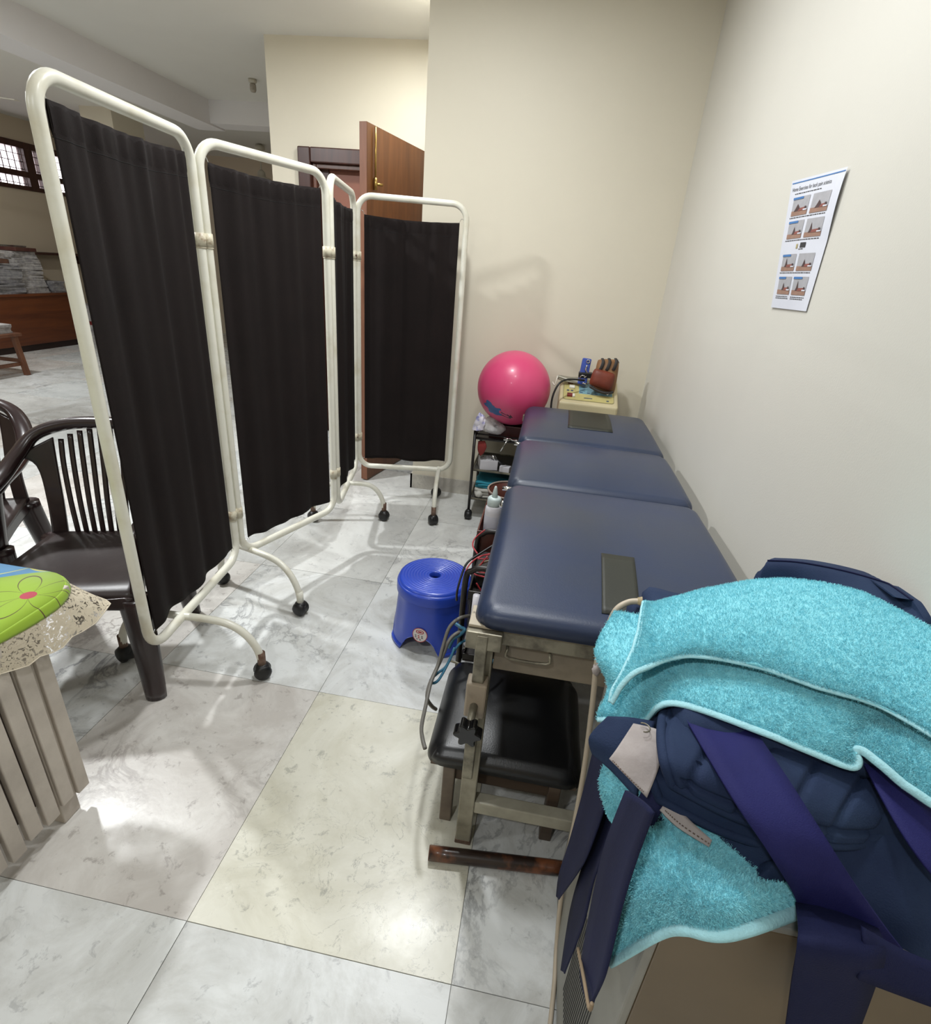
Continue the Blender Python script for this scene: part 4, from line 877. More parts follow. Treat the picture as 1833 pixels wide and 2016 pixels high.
obj('lace_border', grid(Gs), ml, tcl)
obj('lace_scallop', tube(Gs[-1], .0013, 6), M('lace_thread', 'cfc5b2', .9, var=.1, vs=60), tcl)

# ================================================================== HALL FURNITURE
m_desk = wood('desk_veneer', '6b3818', '4d2410', .45, 1, .6); m_deskd = M('dark_plinth', '24120c', .6, var=.2, vs=6)
dk = thing('office_desk', 'brown wooden desk piled with papers below the high window', 'desk', (-6.9, 6.2, 0))
dx0, dx1, dy0, dy1, dz = -7.15, -6.58, 5.0, 6.98, .69
obj('front_panel', box(dx1 - .02, dx1, dy0, dy1, .08, dz - .03), m_desk, dk, smooth=False, bevel=.003)
obj('plinth', box(dx0 + .03, dx1 - .03, dy0 + .03, dy1 - .03, 0, .08), m_deskd, dk, smooth=False)
obj('desk_top', box(dx0, dx1 + .02, dy0 - .02, dy1 + .02, dz - .03, dz), m_desk, dk, smooth=False, bevel=.003)
for yy in (dy0, dy1 - .02): obj('side_panel', box(dx0 + .02, dx1 - .02, yy, yy + .02, .08, dz - .03), m_desk, dk, smooth=False, bevel=.002)
m_ps = M('grey_paper_sheets', '9a9896', .8, col2='77757a', vs=26)
m_ps2 = M('white_paper_sheets', 'bdb9b6', .8, col2='8f8c8c', vs=22)
def stack(x, y, w, l, z0, h, n, seed, lean=.0):
    rs = np.random.RandomState(seed); out = []; cx_, cy_ = x, y
    for k in range(n):
        za, zb_ = z0 + h * k / n, z0 + h * (k + rs.uniform(.8, .99)) / n
        cx_ += rs.uniform(-.012, .012); cy_ += rs.uniform(-.012, .012) + lean
        out.append(rot(box(cx_ - w / 2, cx_ + w / 2, cy_ - l / 2, cy_ + l / 2, za, zb_), rs.uniform(-.16, .16), (cx_, cy_, za)))
    return merge(*out)
SP = 'stacks of papers on the far desk'
one('paper_stack', stack(-6.76, 6.50, .26, .34, dz, .48, 26, 2, -.002), m_ps2, 'tallest stack of loose papers on the far desk', 'papers', SP, smooth=False)
one('paper_stack', stack(-6.74, 6.82, .22, .18, dz, .14, 8, 3), m_ps, 'low grey paper stack at the right of the tallest stack on the desk', 'papers', SP, smooth=False)
one('paper_stack', stack(-6.74, 6.08, .26, .38, dz, .32, 18, 4), m_ps, 'grey paper stack at the left of the tallest stack on the desk', 'papers', SP, smooth=False)
one('paper_stack', stack(-6.76, 5.62, .26, .34, dz, .22, 12, 5), m_ps2, 'low paper stack on the desk end cut by the left edge', 'papers', SP, smooth=False)
one('book_bundle', rot(box(-6.87, -6.65, 6.3, 6.62, dz + .485, dz + .525), .1, (-6.76, 6.46, 1)), M('maroon_cover', '4a2020', .6, col2='5b3a30', vs=10), 'maroon folder on top of the tallest paper stack', 'folder', smooth=False, bevel=.004)
one('book_bundle', rot(box(-6.83, -6.65, 6.02, 6.2, dz + .342, dz + .39), -.1, (-6.76, 6.1, 1)), M('brown_cover', '6d4c3a', .6, col2='50382c', vs=10), 'brown folder on the grey paper stack at the left', 'folder', smooth=False, bevel=.004)
one('magazine', rot(box(-7.1, -6.95, 6.72, 6.92, dz + .001, dz + .06), .3, (-7.02, 6.8, .7)), M('magazine_cover', '7d7a63', .5, col2='4b4a40', vs=14), 'small magazine pile at the right end of the far desk', 'papers', smooth=False, bevel=.003)
ct_ = thing('carton', 'white carton with red band on the floor past the far desk', 'box', (-6.5, 7.2, 0))
obj('carton_body', box(-6.75, -6.45, 7.08, 7.4, 0, .52), m_ps2, ct_, smooth=False, bevel=.004); obj('red_band', box(-6.752, -6.448, 7.078, 7.402, .26, .31), M('red_band', '7d2a28', .6, var=.2, vs=20), ct_, smooth=False)
rk = thing('equipment_rack', 'black rack with small items glimpsed between the screen post and its curtain', 'rack', (-6.3, 7.7, 0))
obj('rack_body', box(-6.55, -6.0, 7.5, 7.9, 0, .62), m_blackrub, rk, smooth=False, bevel=.01); obj('rack_top', box(-6.5, -6.1, 7.55, 7.85, .62, .95), M('grey_case', '4f5152', .5, col2='2d2e30', vs=12), rk, smooth=False, bevel=.01)
for k in range(3): obj('rack_label', box(-6.5 + k * .15, -6.4 + k * .15, 7.492, 7.5, .3 + .1 * (k % 2), .36 + .1 * (k % 2)), m_ps2, rk, smooth=False)
tt = thing('wooden_stand', 'low brown wooden stand cut by the left edge in front of the far desk', 'stand', (-5.75, 4.85, 0))
m_st = wood('stand_wood', '6e4630', '52301f', .5)
fxl = at(52, 738, z=0)
obj('stand_top', box(fxl[0] - .62, fxl[0] + .02, fxl[1] - .45, fxl[1] + .05, .40, .43), m_st, tt, smooth=False, bevel=.003)
for xx in (fxl[0] - .6, fxl[0] - .05):
    for yy in (fxl[1] - .43, fxl[1] - .02): obj('leg', beam((xx + .025 + (.04 if xx > fxl[0] - .3 else 0), yy + .02, 0), (xx + .02, yy + .02, .40), .045, .045, (0, 1, 0)), m_st, tt, smooth=False, bevel=.003)
for yy in (fxl[1] - .43, fxl[1] - .02): obj('stretcher', box(fxl[0] - .58, fxl[0] - .0, yy + .005, yy + .03, .13, .165), m_st, tt, smooth=False, bevel=.002)
obj('stretcher', box(fxl[0] - .03, fxl[0] - .005, fxl[1] - .42, fxl[1], .10, .135), m_st, tt, smooth=False, bevel=.002)
one('paper_stack', stack(fxl[0] - .2, fxl[1] - .2, .3, .4, .431, .09, 6, 8), m_ps2, 'flat paper stack on the low wooden stand at the left edge', 'papers', SP, smooth=False)
one('wall_shelf', merge(box(XL, XL + .2, 6.05, 8.1, 1.13, 1.16), box(XL, XL + .16, 6.2, 6.24, 1.02, 1.13), box(XL, XL + .16, 7.8, 7.84, 1.02, 1.13)), m_dkwood, 'thin dark shelf on the hall wall above the papers', 'shelf', smooth=False)
one('paper_stack', stack(XL + .1, 6.6, .16, .5, 1.161, .07, 5, 11), M('maroon_files', '4a2a26', .6, col2='7a756c', vs=12), 'files lying on the thin wall shelf in the hall', 'papers', SP, smooth=False)

# ================================================================== POSTER on the right wall
pw = [at(1560, 357, x=XR - .0295), at(1672, 328, x=XR - .003), at(1587, 613, x=XR - .003), at(1518, 605, x=XR - .004)]
def pp(s, t_, h=0):
    p = (pw[0] * (1 - s) + pw[1] * s) * (1 - t_) + (pw[3] * (1 - s) + pw[2] * s) * t_
    return p + np.array([-(h + .004 * math.sin(math.pi * t_) * math.sin(math.pi * s) + .0045 * max(0, math.sin(5.2 * t_ + .6)) * (s ** 3)), 0, 0])
def pquad(name, s0, s1, t0, t1, m, h, parent, n=4, **k):
    G = [[pp(s0 + (s1 - s0) * j / n, t0 + (t1 - t0) * i / n, h) for j in range(n + 1)] for i in range(n + 1)]; return obj(name, grid(G), m, parent, **k)
po = thing('exercise_poster', 'white printed exercise sheet with eight photos curling off the right wall', 'poster', tuple(pw[3]))
m_pp = M('poster_paper', 'd6d8e2', .5, var=.03, vs=30)
obj('paper', grid(np.array([[pp(j / 24, i / 30) for j in range(25)] for i in range(31)])), m_pp, po)
m_pb, m_gr, m_tan2, m_fig, m_skin, m_txt = M('poster_blue', '3f77b5', .5, var=.08, vs=60), M('photo_grey', 'a9a8ad', .5, var=.1, vs=60), M('photo_floor', '9a7868', .5, var=.15, vs=60), M('photo_figure', '4a3436', .5, var=.2, vs=60), M('photo_body', '8d5048', .5, var=.2, vs=60), M('poster_ink', '2f3036', .5, var=.1, vs=60)
pquad('blue_line', .02, .99, .018, .026, m_pb, .0006, po)
def ptext(s, s0, s1, t, hgt):
    V, F = text_mesh(s, 1.0); w_ = V[:, 0].max() - V[:, 0].min(); x0_ = V[:, 0].min()
    return [pp(s0 + (s1 - s0) * (v[0] - x0_) / w_, t - v[1] * hgt, .0007) for v in V], F
obj('title', ptext('Home Exercises for back pain sciatica', .05, .80, .085, .042), m_txt, po, smooth=False)
def plines(name, s0, s1, t, n, dt=.014):
    rs = np.random.RandomState(int(t * 1000)); out = []
    for k in range(n):
        x = s0
        while x < s1 - .02:
            w_ = rs.uniform(.02, .06); a, b = x, min(s1, x + w_); out.append(grid([[pp(a, t + k * dt, .0007), pp(b, t + k * dt, .0007)], [pp(a, t + k * dt + .006, .0007), pp(b, t + k * dt + .006, .0007)]])); x += w_ + .01
    obj(name, merge(*out), m_txt, po, smooth=False)
plines('subtitle', .12, .65, .105, 1)
rows = [(.135, .275), (.315, .45), (.57, .70), (.745, .885)]
for ri, (ta, tb_) in enumerate(rows):
    for ci, (sa, sb_) in enumerate(((.12, .47), (.53, .86))):
        ph_ = pquad('photo', sa, sb_, ta, tb_, m_gr, .0007, po)
        dt = tb_ - ta; ds = sb_ - sa
        pquad('photo_floor', sa, sb_, ta + dt * .74, tb_, m_tan2, .001, ph_)
        c0 = sa + ds * (.36 + .1 * ((ri + ci) % 2)); pk = ta + dt * (.38 if ri < 1 else .22 + .12 * ((ri + ci) % 2)); ww = ds * (.2 if ri == 0 else .12)
        obj('photo_figure', ([pp(c0 - ww, ta + dt * .78, .0013), pp(c0 - ww * .5, ta + dt * .6, .0013), pp(c0, pk, .0013), pp(c0 + ww * .6, ta + dt * .55, .0013), pp(c0 + ww, ta + dt * .76, .0013)], [[0, 1, 2, 3, 4]]), m_fig, ph_, smooth=False)
        obj('photo_body', ([pp(c0 + ww * .3, ta + dt * .78, .0016), pp(c0 + ww * .8, ta + dt * .62, .0016), pp(sa + ds * .82, ta + dt * .6, .0016), pp(sa + ds * .93, ta + dt * .7, .0016), pp(sa + ds * .7, ta + dt * .77, .0016)], [[0, 1, 2, 3, 4]]), m_skin, ph_, smooth=False)
        pquad('photo_pillow', sa + ds * .75, sa + ds * .97, ta + dt * .70, ta + dt * .77, m_pp, .0019, ph_)
        pquad('photo_head', sa + ds * .83, sa + ds * .93, ta + dt * .56, ta + dt * .68, m_fig, .0021, ph_)
    if ri < 3: pquad('blue_tag', .12, .34, rows[ri][0] + .002, rows[ri][0] + .018, m_pb, .0016, po)
    else:
        for sa in (.12, .53): pquad('blue_tag', sa, sa + .2, ta + .002, ta + .018, m_pb, .0016, po)
    if ri < 3: plines('caption', .10, .86, tb_ + .012, 1)
    else: plines('caption', .10, .46, tb_ + .015, 2); plines('caption', .52, .86, tb_ + .015, 2)
pquad('black_mark', .50, .62, .487, .525, m_txt, .0008, po); pquad('yellow_mark', .41, .45, .495, .53, M('poster_yellow', 'b7aa7c', .5, var=.3, vs=80), .0008, po); plines('mark_text', .48, .58, .532, 1)
# small wall plug hole
0 and one('wall_nail', cyl(at(1780, 966, x=XR), at(1780, 966, x=XR) - (.006, 0, 0), .005, 8), m_frame2, 'tiny grey nail in the right wall', 'nail')
# ================================================================== FOREGROUND: MACHINE WITH BELTS AND TOWELS
m_cab = M('grey_cabinet_paint', '8c8b84', .5, col2='7d7c75', vs=5, bump=.1, bs=80); m_tanp = M('tan_cabinet_front', '6e5f49', .42, col2='62543f', vs=4, coat=.1)
cab = thing('therapy_cabinet', 'grey therapy machine cabinet with tan front under the pile of belts and towels', 'cabinet', (.39, .62, 0))
kx0, kx1, ky0, ky1, kz = .2, .575, .378, .86, .80
obj('side_panel', box(kx0, kx0 + .012, ky0, ky1, .03, kz - .01), m_cab, cab, smooth=False, bevel=.003)
obj('side_panel', box(kx1 - .012, kx1, ky0, ky1, .03, kz - .01), m_cab, cab, smooth=False, bevel=.003)
obj('front_panel', box(kx0 + .0125, kx1 - .0125, ky0 + .001, ky0 + .013, .05, kz - .01), m_tanp, cab, smooth=False, bevel=.002)
obj('back_panel', box(kx0 + .0125, kx1 - .0125, ky1 - .013, ky1 - .001, .05, kz - .01), m_cab, cab, smooth=False)
obj('top_panel', box(kx0, kx1, ky0, ky1, kz - .01, kz), m_cab, cab, smooth=False, bevel=.002)
obj('plinth', box(kx0 + .01, kx1 - .01, ky0 + .01, ky1 - .01, 0, .03), m_blackrub, cab, smooth=False)
m_slot = M('slot_shadow_black', '1c1c1a', .7, var=.2, vs=30)
for k in range(18):
    obj('vent_slot', box(kx0 - .0008, kx0 + .002, .452 + k * .0085, .4555 + k * .0085, .12, .39), m_slot, cab, smooth=False)
obj('front_handle', tube(cat([(.50, ky0, .42), (.50, ky0 - .03, .41), (.50, ky0 - .03, .30), (.50, ky0, .29)], 4), .009, 10), m_blackrub, cab)
obj('front_seam', box(.505, .509, ky0 - .001, ky0 + .003, .06, .66), m_slot, cab, smooth=False)

m_nav = M('navy_canvas', '202c48', .8, col2='283752', vs=9, bump=.35, bs=500, spec=.2); m_web = M('violet_navy_webbing', '22235a', .7, var=.18, vs=10, bump=.4, bs=700, spec=.2); m_webd = M('dark_navy_webbing', '171c3f', .75, var=.2, vs=9, bump=.4, bs=600, spec=.2)
m_suede = M('pale_suede', 'a79f9d', .85, col2='938b89', vs=20, bump=.4, bs=120)
def tw_mat(name, a, b):
    m, nt, P, N, L = nodes(name); tc = N('ShaderNodeTexCoord').outputs['Object']
    f = noise(N, L, tc, 90, 5, .7); L(ramp(N, L, f, [(.3, b), (.62, a)]), P.inputs['Base Color'])
    P.inputs['Roughness'].default_value = .95; P.inputs['Sheen Weight'].default_value = .15; P.inputs['Specular IOR Level'].default_value = .1
    bp = N('ShaderNodeBump'); bp.inputs['Strength'].default_value = .5; bp.inputs['Distance'].default_value = .002; L(noise(N, L, tc, 420, 3, .7), bp.inputs['Height']); L(bp.outputs[0], P.inputs['Normal'])
    return m
m_tw = tw_mat('turquoise_terry', '8fd8e4', '74c2d2'); m_pile = tw_mat('turquoise_pile', '9ce2ec', '7acbd9'); m_hem = M('turquoise_hem', 'a2d6e0', .85, var=.1, vs=60, bump=.5, bs=300)
def fuzz(G, n, seed, ln=.0034, wd=.0007):
    """short terry loops standing on a sheet"""
    rs = np.random.RandomState(seed); a, b = G.shape[:2]; i = rs.rand(n) * (a - 1.001); j = rs.rand(n) * (b - 1.001); i0, j0 = i.astype(int), j.astype(int); fi, fj = (i - i0)[:, None], (j - j0)[:, None]
    Pn = G[i0, j0] * (1 - fi) * (1 - fj) + G[i0 + 1, j0] * fi * (1 - fj) + G[i0, j0 + 1] * (1 - fi) * fj + G[i0 + 1, j0 + 1] * fi * fj
    nn = gnorm(G); nn = nn * np.sign(nn[..., 2].mean()); Nn = nn[i0, j0]
    d = Nn + rs.randn(n, 3) * .55; d /= np.linalg.norm(d, axis=1, keepdims=True); sd = np.cross(d, rs.randn(n, 3)); sd /= np.linalg.norm(sd, axis=1, keepdims=True) + 1e-9
    l = ln * (.6 + .8 * rs.rand(n))[:, None]; V = np.stack([Pn - sd * wd / 2, Pn + sd * wd / 2, Pn + d * l + sd * wd * .3, Pn + d * l - sd * wd * .3], 1).reshape(-1, 3)
    F = np.arange(4 * n).reshape(-1, 4)
    return V, F
def towel_sheet(name, C, parent, nu, nv, seed, n, th=.004, amp=.0025, flip=1):
    G = net(C, nu, nv); nn = gnorm(G); G = G + nn * (wob(G.shape[:2], 14, amp, seed) + wob(G.shape[:2], 4, .0007, seed + 1))[..., None]
    G[..., 0] = np.minimum(G[..., 0], XR - .008)
    sh = obj(name, shell(G, th), m_tw, parent)
    fz = obj('terry_pile', fuzz(G, n, seed), m_pile, sh); fz['kind'] = 'stuff'
    return G
def A3(rows): return np.array([[at(u, v, z=z) for u, v, z in r] for r in rows])
def AY(rows): return np.array([[at(u, v, y=y) for u, v, y in r] for r in rows])

# --- folded belts making the body of the pile
blk = thing('traction_belt', 'folded navy traction belts stacked on the cabinet under the towels', 'belt', (.39, .62, kz))
obj('folded_layer', pad(.185, .57, .43, .845, kz + .001, kz + .05, .022, 3, .002), m_nav, blk)
obj('folded_layer', pad(.20, .572, .45, .835, kz + .051, kz + .10, .022, 5, .002), m_nav, blk)
obj('folded_layer', pad(.215, .574, .50, .82, kz + .101, kz + .135, .016, 7, .002), m_nav, blk)

# --- rolled belt leaning at the wall behind the towel
rb = thing('rolled_belt', 'navy padded belt standing behind the towel against the right wall', 'belt', (.5, .85, .95))
Cb = A3([[(1492, 1150, .955), (1560, 1150, .962), (1660, 1170, .975), (1760, 1205, .985), (1822, 1235, .992)], [(1508, 1108, .985), (1575, 1112, .99), (1675, 1132, .993), (1772, 1162, 1.0), (1828, 1190, 1.005)], [(1525, 1098, .972), (1600, 1103, .978), (1690, 1122, .985), (1780, 1154, .995), (1832, 1186, 1.002)]])
Gb = net(Cb, 6, 8); Gb[..., 0] = np.minimum(Gb[..., 0], XR - .012)
obj('pad', shell(Gb, .02), m_nav, rb, bevel=.003)
obj('seam', tube(Gb[7] + np.array([0, 0, .001]), .0016, 6), m_webd, rb)

# --- quilted belt in front
qb = thing('quilted_belt', 'thick quilted navy belt with piped edge lying in front of the folded towel', 'belt', (.36, .48, .88))
Cq = A3([[(1312, 1385, .902), (1420, 1375, .91), (1540, 1410, .907), (1660, 1450, .90), (1765, 1490, .892)], [(1303, 1432, .917), (1420, 1462, .922), (1540, 1496, .916), (1660, 1526, .906), (1760, 1545, .893)], [(1308, 1492, .925), (1420, 1538, .92), (1540, 1572, .912), (1650, 1600, .90), (1752, 1602, .888)], [(1324, 1540, .905), (1432, 1596, .892), (1545, 1636, .882), (1642, 1660, .874), (1728, 1654, .866)]])
Gq = net(Cq, 16, 22); nn = gnorm(Gq); nn *= np.sign(nn[..., 2].mean())
a_, b_ = Gq.shape[:2]; ii, jj = np.meshgrid(np.linspace(0, 3, a_), np.linspace(0, 4, b_), indexing='ij')
quilt = .007 - .0065 * np.exp(-((((jj + .3 * ii) % .8) - .4) / .06) ** 2) - .0065 * np.exp(-(((ii - 2.45)) / .06) ** 2) * (jj > .3)
quilt *= np.minimum(1, np.minimum(np.minimum(ii, 3 - ii) * 6, np.minimum(jj, 4 - jj) * 5))
obj('quilted_pad', shell(Gq + nn * quilt[..., None], .022), m_nav, qb)
per = np.concatenate([Gq[0, :], Gq[1:, -1], Gq[-1, -2::-1], Gq[-2:0:-1, 0]])
obj('piping', tube(per - np.array([0, 0, .002]), .0062, 8, closed=True), m_nav, qb)
G2 = Gq + np.array([-.006, .004, -.030]); obj('under_pad', shell(G2[6:, :-14], .02), m_nav, qb)
per2 = np.concatenate([G2[6:, 0][::1], G2[-1, 1:-14]]); obj('under_piping', tube(per2 - np.array([0, 0, .004]), .0055, 8), m_nav, qb)
G3 = A3([[(1330, 1560, .86), (1400, 1600, .86), (1480, 1640, .86), (1580, 1690, .86)], [(1345, 1600, .845), (1410, 1650, .84), (1485, 1700, .835), (1570, 1740, .83)], [(1395, 1655, .83), (1440, 1700, .825), (1490, 1748, .815), (1560, 1765, .81)]])
obj('lower_flap', shell(net(G3, 6, 6), .014), m_nav, qb)
obj('frayed_edge', lump(at(1500, 1742, z=.816), .016, (1, .8, 1.2), 8, .3, 16, 10), m_nav, qb)

# --- loose belt lying to the right and strap ribbons
rbt = thing('loose_belt', 'loose navy belt hanging over the front of the cabinet at the right edge', 'belt', (.47, .4, .8))
Ce = A3([[(1600, 1560, .895), (1700, 1560, .895), (1800, 1600, .893), (1900, 1660, .89)], [(1600, 1650, .868), (1700, 1665, .868), (1800, 1700, .868), (1900, 1750, .866)], [(1610, 1740, .832), (1700, 1770, .832), (1790, 1810, .832), (1890, 1850, .832)], [(1650, 1825, .795), (1720, 1865, .785), (1790, 1905, .78), (1890, 1960, .775)]])
Ge = net(Ce, 8, 8); Ge[..., 0] = np.minimum(Ge[..., 0], XR - .01); obj('belt_cloth', shell(Ge + gnorm(Ge) * wob(Ge.shape[:2], 9, .004, 3)[..., None], .008), m_nav, rbt)
ms = thing('webbing_strap', 'broad violet-navy webbing strap crossing the quilted belt and hanging down the front', 'strap', (.4, .42, .7))
Ls = [at(1338, 1392, z=.929), at(1400, 1498, z=.936), at(1462, 1600, z=.928), at(1520, 1690, z=.895), at(1566, 1770, z=.845), at(1580, 1840, z=.79)]
Rs = [at(1478, 1424, z=.932), at(1550, 1530, z=.937), at(1625, 1648, z=.924), at(1690, 1752, z=.888), at(1750, 1838, z=.84), at(1800, 1900, z=.80)]
obj('strap_band', ribbon(Ls, Rs, .0028, 10, .003), m_web, ms)
Lh = [at(1566, 1775, z=.84), at(1572, 1850, y=.335), at(1560, 1930, y=.335), at(1545, 2040, y=.335)]; Rh = [at(1725, 1815, z=.835), at(1745, 1880, y=.34), at(1722, 1950, y=.34), at(1685, 2050, y=.34)]
obj('hanging_end', ribbon(Lh, Rh, .0028, 8, -.004), m_webd, ms)
Lk = [at(1700, 1825, y=.35), at(1780, 1870, y=.352), at(1880, 1910, y=.355)]; Rk = [at(1690, 1930, y=.33), at(1770, 1960, y=.33), at(1880, 2000, y=.33)]
obj('cross_band', ribbon(Lk, Rk, .003, 8, .003), m_webd, ms)
s2 = thing('side_strap', 'short violet-navy strap under the towel corner at the right edge', 'strap', (.45, .45, .85))
obj('strap_band', ribbon([at(1700, 1500, z=.925), at(1760, 1610, z=.915), at(1820, 1700, z=.90), at(1890, 1780, z=.88)], [at(1770, 1495, z=.93), at(1825, 1580, z=.92), at(1880, 1650, z=.91), at(1930, 1720, z=.90)], .003, 8, .002), m_web, s2)
tg = thing('suede_tab', 'small pale suede tab at the right end of the quilted belt', 'tab', tuple(at(1740, 1640, z=.86)))
obj('tab', ribbon([at(1746, 1600, z=.88), at(1738, 1630, z=.87), at(1733, 1648, z=.86)], [at(1754, 1598, z=.88), at(1748, 1630, z=.868), at(1742, 1650, z=.858)], .002, 4), m_suede, tg)

# --- hanging straps on the left side
def hang(name, Lp, Rp, x, m, label, th=.0025, bow=.003):
    # each strap hangs down the left flank of the cabinet
    Lw = [at(u, v, x=x) for u, v in Lp]; Rw = [at(u, v, x=x) for u, v in Rp]
    return obj('strap_band', ribbon(Lw, Rw, th, 7, bow), m, thing(name, label, 'strap', tuple((Lw[0] + Rw[0]) / 2)))
hang('hanging_strap', [(1172, 1470), (1150, 1560), (1122, 1660), (1103, 1720), (1097, 1765)], [(1212, 1520), (1192, 1590), (1160, 1680), (1138, 1720), (1100, 1772)], .152, m_webd, 'leftmost navy strap hanging down the cabinet side, ending in a slanted cut')
hang('hanging_strap', [(1196, 1540), (1172, 1620), (1150, 1700), (1125, 1790), (1106, 1910)], [(1230, 1570), (1200, 1660), (1172, 1730), (1150, 1820), (1112, 1918)], .165, m_webd, 'middle navy strap hanging down the cabinet side')
h3 = hang('hanging_strap', [(1236, 1556), (1196, 1660), (1172, 1760), (1150, 1880), (1146, 1925), (1158, 1982)], [(1290, 1600), (1256, 1690), (1228, 1780), (1202, 1890), (1188, 1935), (1163, 1985)], .145, m_webd, 'broad navy strap with a corded pointed end hanging nearest on the cabinet side', .003, .004)
obj('end_cord', tube(cat([at(1138, 1868, x=.142), at(1150, 1930, x=.140), at(1160, 1985, x=.140), at(1166, 1975, x=.141)], 5), .0022, 6), M('tan_cord', '8d7a62', .8, var=.2, vs=40), h3.parent)
# strap roots and suede reinforcements
sr = thing('strap_root', 'navy belt fold below the towel corner with pale suede patches', 'belt', tuple(at(1220, 1480, z=.88)))
obj('belt_fold', shell(net(A3([[(1196, 1410, .90), (1240, 1412, .905), (1290, 1420, .905)], [(1160, 1450, .885), (1210, 1470, .89), (1270, 1490, .89)], [(1165, 1485, .865), (1205, 1520, .862), (1250, 1570, .86)]]), 6, 6), .012), m_nav, sr)
obj('belt_fold', ribbon([at(1290, 1490, z=.885), at(1262, 1560, z=.865), at(1236, 1600, z=.84)], [at(1318, 1560, z=.88), at(1300, 1600, z=.86), at(1285, 1630, z=.84)], .006, 6), m_webd, sr)
obj('suede_patch', shell(net(A3([[(1247, 1424, .912), (1275, 1430, .914), (1302, 1438, .914)], [(1214, 1474, .904), (1255, 1490, .906), (1300, 1500, .906)], [(1199, 1494, .896), (1235, 1530, .892), (1274, 1570, .886)]]), 6, 6), .003), m_suede, sr)
obj('suede_patch', ribbon([at(1320, 1566, z=.872), at(1350, 1606, z=.866), at(1402, 1654, z=.86)], [at(1300, 1594, z=.866), at(1334, 1628, z=.86), at(1396, 1668, z=.855)], .003, 6), m_suede, sr)
m_thr = M('brown_thread', '6d5a50', .8, var=.2, vs=30)
e1 = cat(A3([[(1206, 1498, .898), (1238, 1532, .895), (1268, 1560, .890)]])[0], 8); obj('stitching', merge(*[cyl(e1[k] + (0, 0, .0006), e1[k] * .5 + e1[k + 1] * .5 + (0, 0, .0006), .0007, 5) for k in range(len(e1) - 1)]), m_thr, sr)
e1 = cat(np.array([at(1309, 1597, z=.868), at(1342, 1626, z=.862), at(1398, 1664, z=.857)]), 8); obj('stitching', merge(*[cyl(e1[k] + (0, 0, .0012), e1[k] * .5 + e1[k + 1] * .5 + (0, 0, .0012), .0007, 5) for k in range(len(e1) - 1)]), m_thr, sr)
cu_ = at(1268, 1432, z=.918); obj('loose_thread', tube([cu_ + .007 * np.array([math.cos(a), math.sin(a), 0]) for a in np.linspace(-1.8, 2.0, 12)], .0009, 5), m_frame2, sr)

# --- lower towel hanging at the front-left corner
t_lo = thing('hand_towel', 'turquoise terry towel hanging from under the belts over the cabinet corner', 'towel', (.25, .4, .8))
Gl = towel_sheet('towel_cloth', AY([[(1270, 1560, .47), (1350, 1570, .47), (1440, 1600, .47), (1560, 1645, .475)], [(1248, 1650, .425), (1335, 1655, .42), (1430, 1690, .415), (1570, 1715, .435)], [(1222, 1745, .385), (1315, 1745, .372), (1425, 1765, .362), (1580, 1750, .408)], [(1205, 1830, .365), (1312, 1800, .352), (1428, 1810, .347), (1586, 1772, .40)], [(1199, 1895, .355), (1315, 1830, .345), (1430, 1838, .34), (1592, 1784, .396)]]), t_lo, 16, 18, 21, 42000)
def hem(path, parent, w=.009, off=(0, -.001, .0008), fl=.55):
    path = np.asarray(path) + np.array(off); obj('hem', tube(path, w / 2, 8, flat=fl), m_hem, parent)
hem(Gl[-1] + np.array([0, 0, .0]), t_lo, .013, (0, -.002, .003))
hem(Gl[:, 0], t_lo, .006)
t_l2 = towel_sheet('towel_corner', A3([[(1205, 1470, .868), (1240, 1500, .868), (1275, 1545, .866)], [(1180, 1530, .848), (1215, 1560, .846), (1250, 1590, .842)], [(1192, 1585, .818), (1210, 1605, .815), (1232, 1625, .81)], [(1205, 1612, .80), (1212, 1620, .798), (1222, 1632, .795)]]), t_lo, 8, 8, 25, 6000)
# --- upper towel, folded in two
t_up = thing('bath_towel', 'large folded turquoise terry towel spread over the top of the belt pile', 'towel', (.38, .65, .95))
lower = [[(1209, 1203, .905), (1268, 1208, .915), (1390, 1235, .955), (1520, 1265, .968), (1640, 1300, .972), (1745, 1340, .974), (1800, 1370, .974), (1890, 1425, .976)],
         [(1172, 1278, .885), (1245, 1300, .908), (1375, 1292, .952), (1515, 1322, .962), (1640, 1365, .964), (1740, 1395, .964), (1800, 1425, .965), (1890, 1470, .967)],
         [(1196, 1345, .868), (1255, 1368, .895), (1355, 1335, .943), (1512, 1378, .952), (1640, 1425, .95), (1715, 1425, .952), (1785, 1475, .954), (1890, 1535, .955)],
         [(1178, 1400, .872), (1258, 1408, .884), (1330, 1372, .935), (1515, 1430, .942), (1652, 1488, .934), (1698, 1462, .944), (1775, 1515, .944), (1890, 1590, .942)],
         [(1175, 1417, .868), (1262, 1422, .88), (1328, 1386, .93), (1520, 1450, .938), (1670, 1510, .926), (1692, 1480, .94), (1782, 1548, .938), (1885, 1615, .935)]]
Gw = towel_sheet('lower_fold', A3(lower), t_up, 12, 14, 31, 60000)
hem(Gw[-1], t_up, .010, (0, -.0005, .0015))
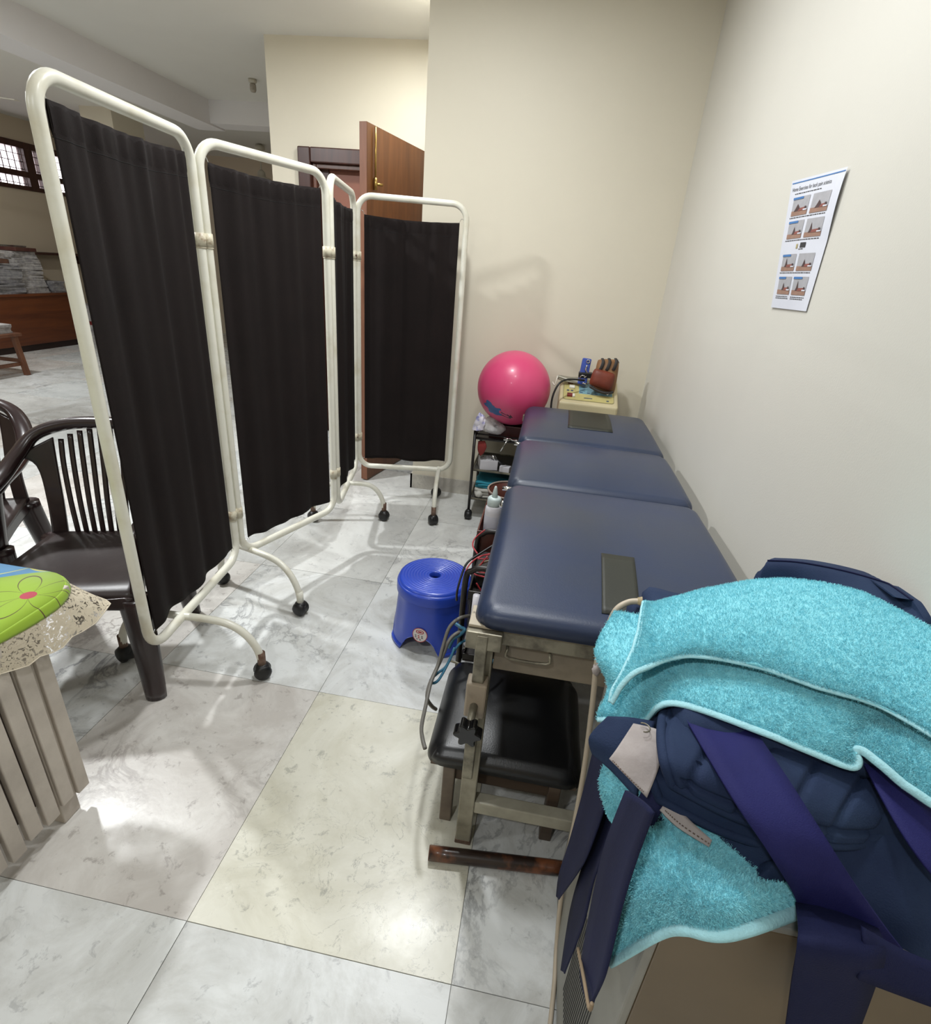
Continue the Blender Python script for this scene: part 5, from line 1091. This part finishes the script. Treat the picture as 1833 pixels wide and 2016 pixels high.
upper = [[(1268, 1188, .925), (1290, 1188, .93), (1385, 1163, .948), (1505, 1142, .962), (1625, 1150, .974), (1745, 1190, .986), (1880, 1268, 1.0)],
         [(1266, 1196, .935), (1288, 1200, .945), (1385, 1180, .967), (1505, 1166, .98), (1625, 1176, .988), (1745, 1215, .996), (1880, 1295, 1.004)],
         [(1258, 1245, .935), (1290, 1245, .955), (1385, 1225, .978), (1505, 1222, .988), (1630, 1240, .992), (1750, 1275, .996), (1880, 1345, 1.002)],
         [(1240, 1300, .925), (1285, 1285, .957), (1375, 1265, .978), (1500, 1275, .985), (1625, 1305, .987), (1745, 1340, .989), (1880, 1410, .993)],
         [(1215, 1352, .912), (1270, 1308, .952), (1360, 1285, .972), (1490, 1306, .978), (1615, 1346, .979), (1735, 1382, .98), (1880, 1462, .984)],
         [(1200, 1382, .902), (1258, 1322, .945), (1348, 1291, .967), (1480, 1310, .973), (1612, 1354, .974), (1732, 1390, .974), (1875, 1474, .978)]]
Cu = A3(upper); Cu = np.concatenate([Cu[:1] + np.array([0, .012, -.045]), Cu])
Gu = towel_sheet('upper_fold', Cu, t_up, 12, 16, 41, 80000)
hem(Gu[-1], t_up, .008, (0, -.001, .0015)); hem(Gu[12:, 0], t_up, .007, (-.001, 0, .001))
obj('side_band', tube(Gu[12:44, 3] + np.array([0, 0, .0025]), .0012, 6), m_hem, t_up)
# --- cream cable with plug
cbp = [at(1262, 1184, y=.80), at(1240, 1185, y=.80), at(1218, 1196, y=.79), at(1205, 1215, y=.785), at(1190, 1255, y=.785), at(1176, 1300, y=.785), at(1166, 1390, y=.785), at(1152, 1500, y=.785), at(1137, 1590, y=.78), at(1122, 1665, y=.775), at(1112, 1720, y=.765), at(1102, 1790, y=.75), at(1096, 1860, y=.72)]
tail = [at(1092, 1930, z=.01), at(1084, 2010, z=.008), at(1078, 2060, z=.008)]
cb_ = thing('cream_cable', 'cream rubber cable running from its plug on the couch down to the floor', 'cable', tuple(tail[0]))
obj('cable', tube(cat(np.array(cbp + tail), 6), .0052, 10), M('cream_rubber', 'b7aa97', .5, var=.08, vs=20), cb_)
pj = at(1262, 1184, y=.80); obj('plug', tube([pj - (.006, 0, 0), pj + (.004, 0, .0), pj + (.016, .002, .003), pj + (.02, .002, .003)], [.006, .009, .0115, .009], 14), M('aged_cream_plug', 'b3a27f', .45, col2='8e7d5d', vs=40), cb_)
kn = at(1176, 1315, y=.78); obj('tape_knot', lump(kn, .010, (1, .8, 1.3), 6, .25, 12, 8), m_suede, cb_)
one('dark_clip', box(pj[0] + .0, pj[0] + .05, pj[1] + .01, pj[1] + .03, pj[2] - .02, pj[2] - .012), m_blackrub, 'small black strip beside the cream plug on the couch end', 'clip', smooth=False)
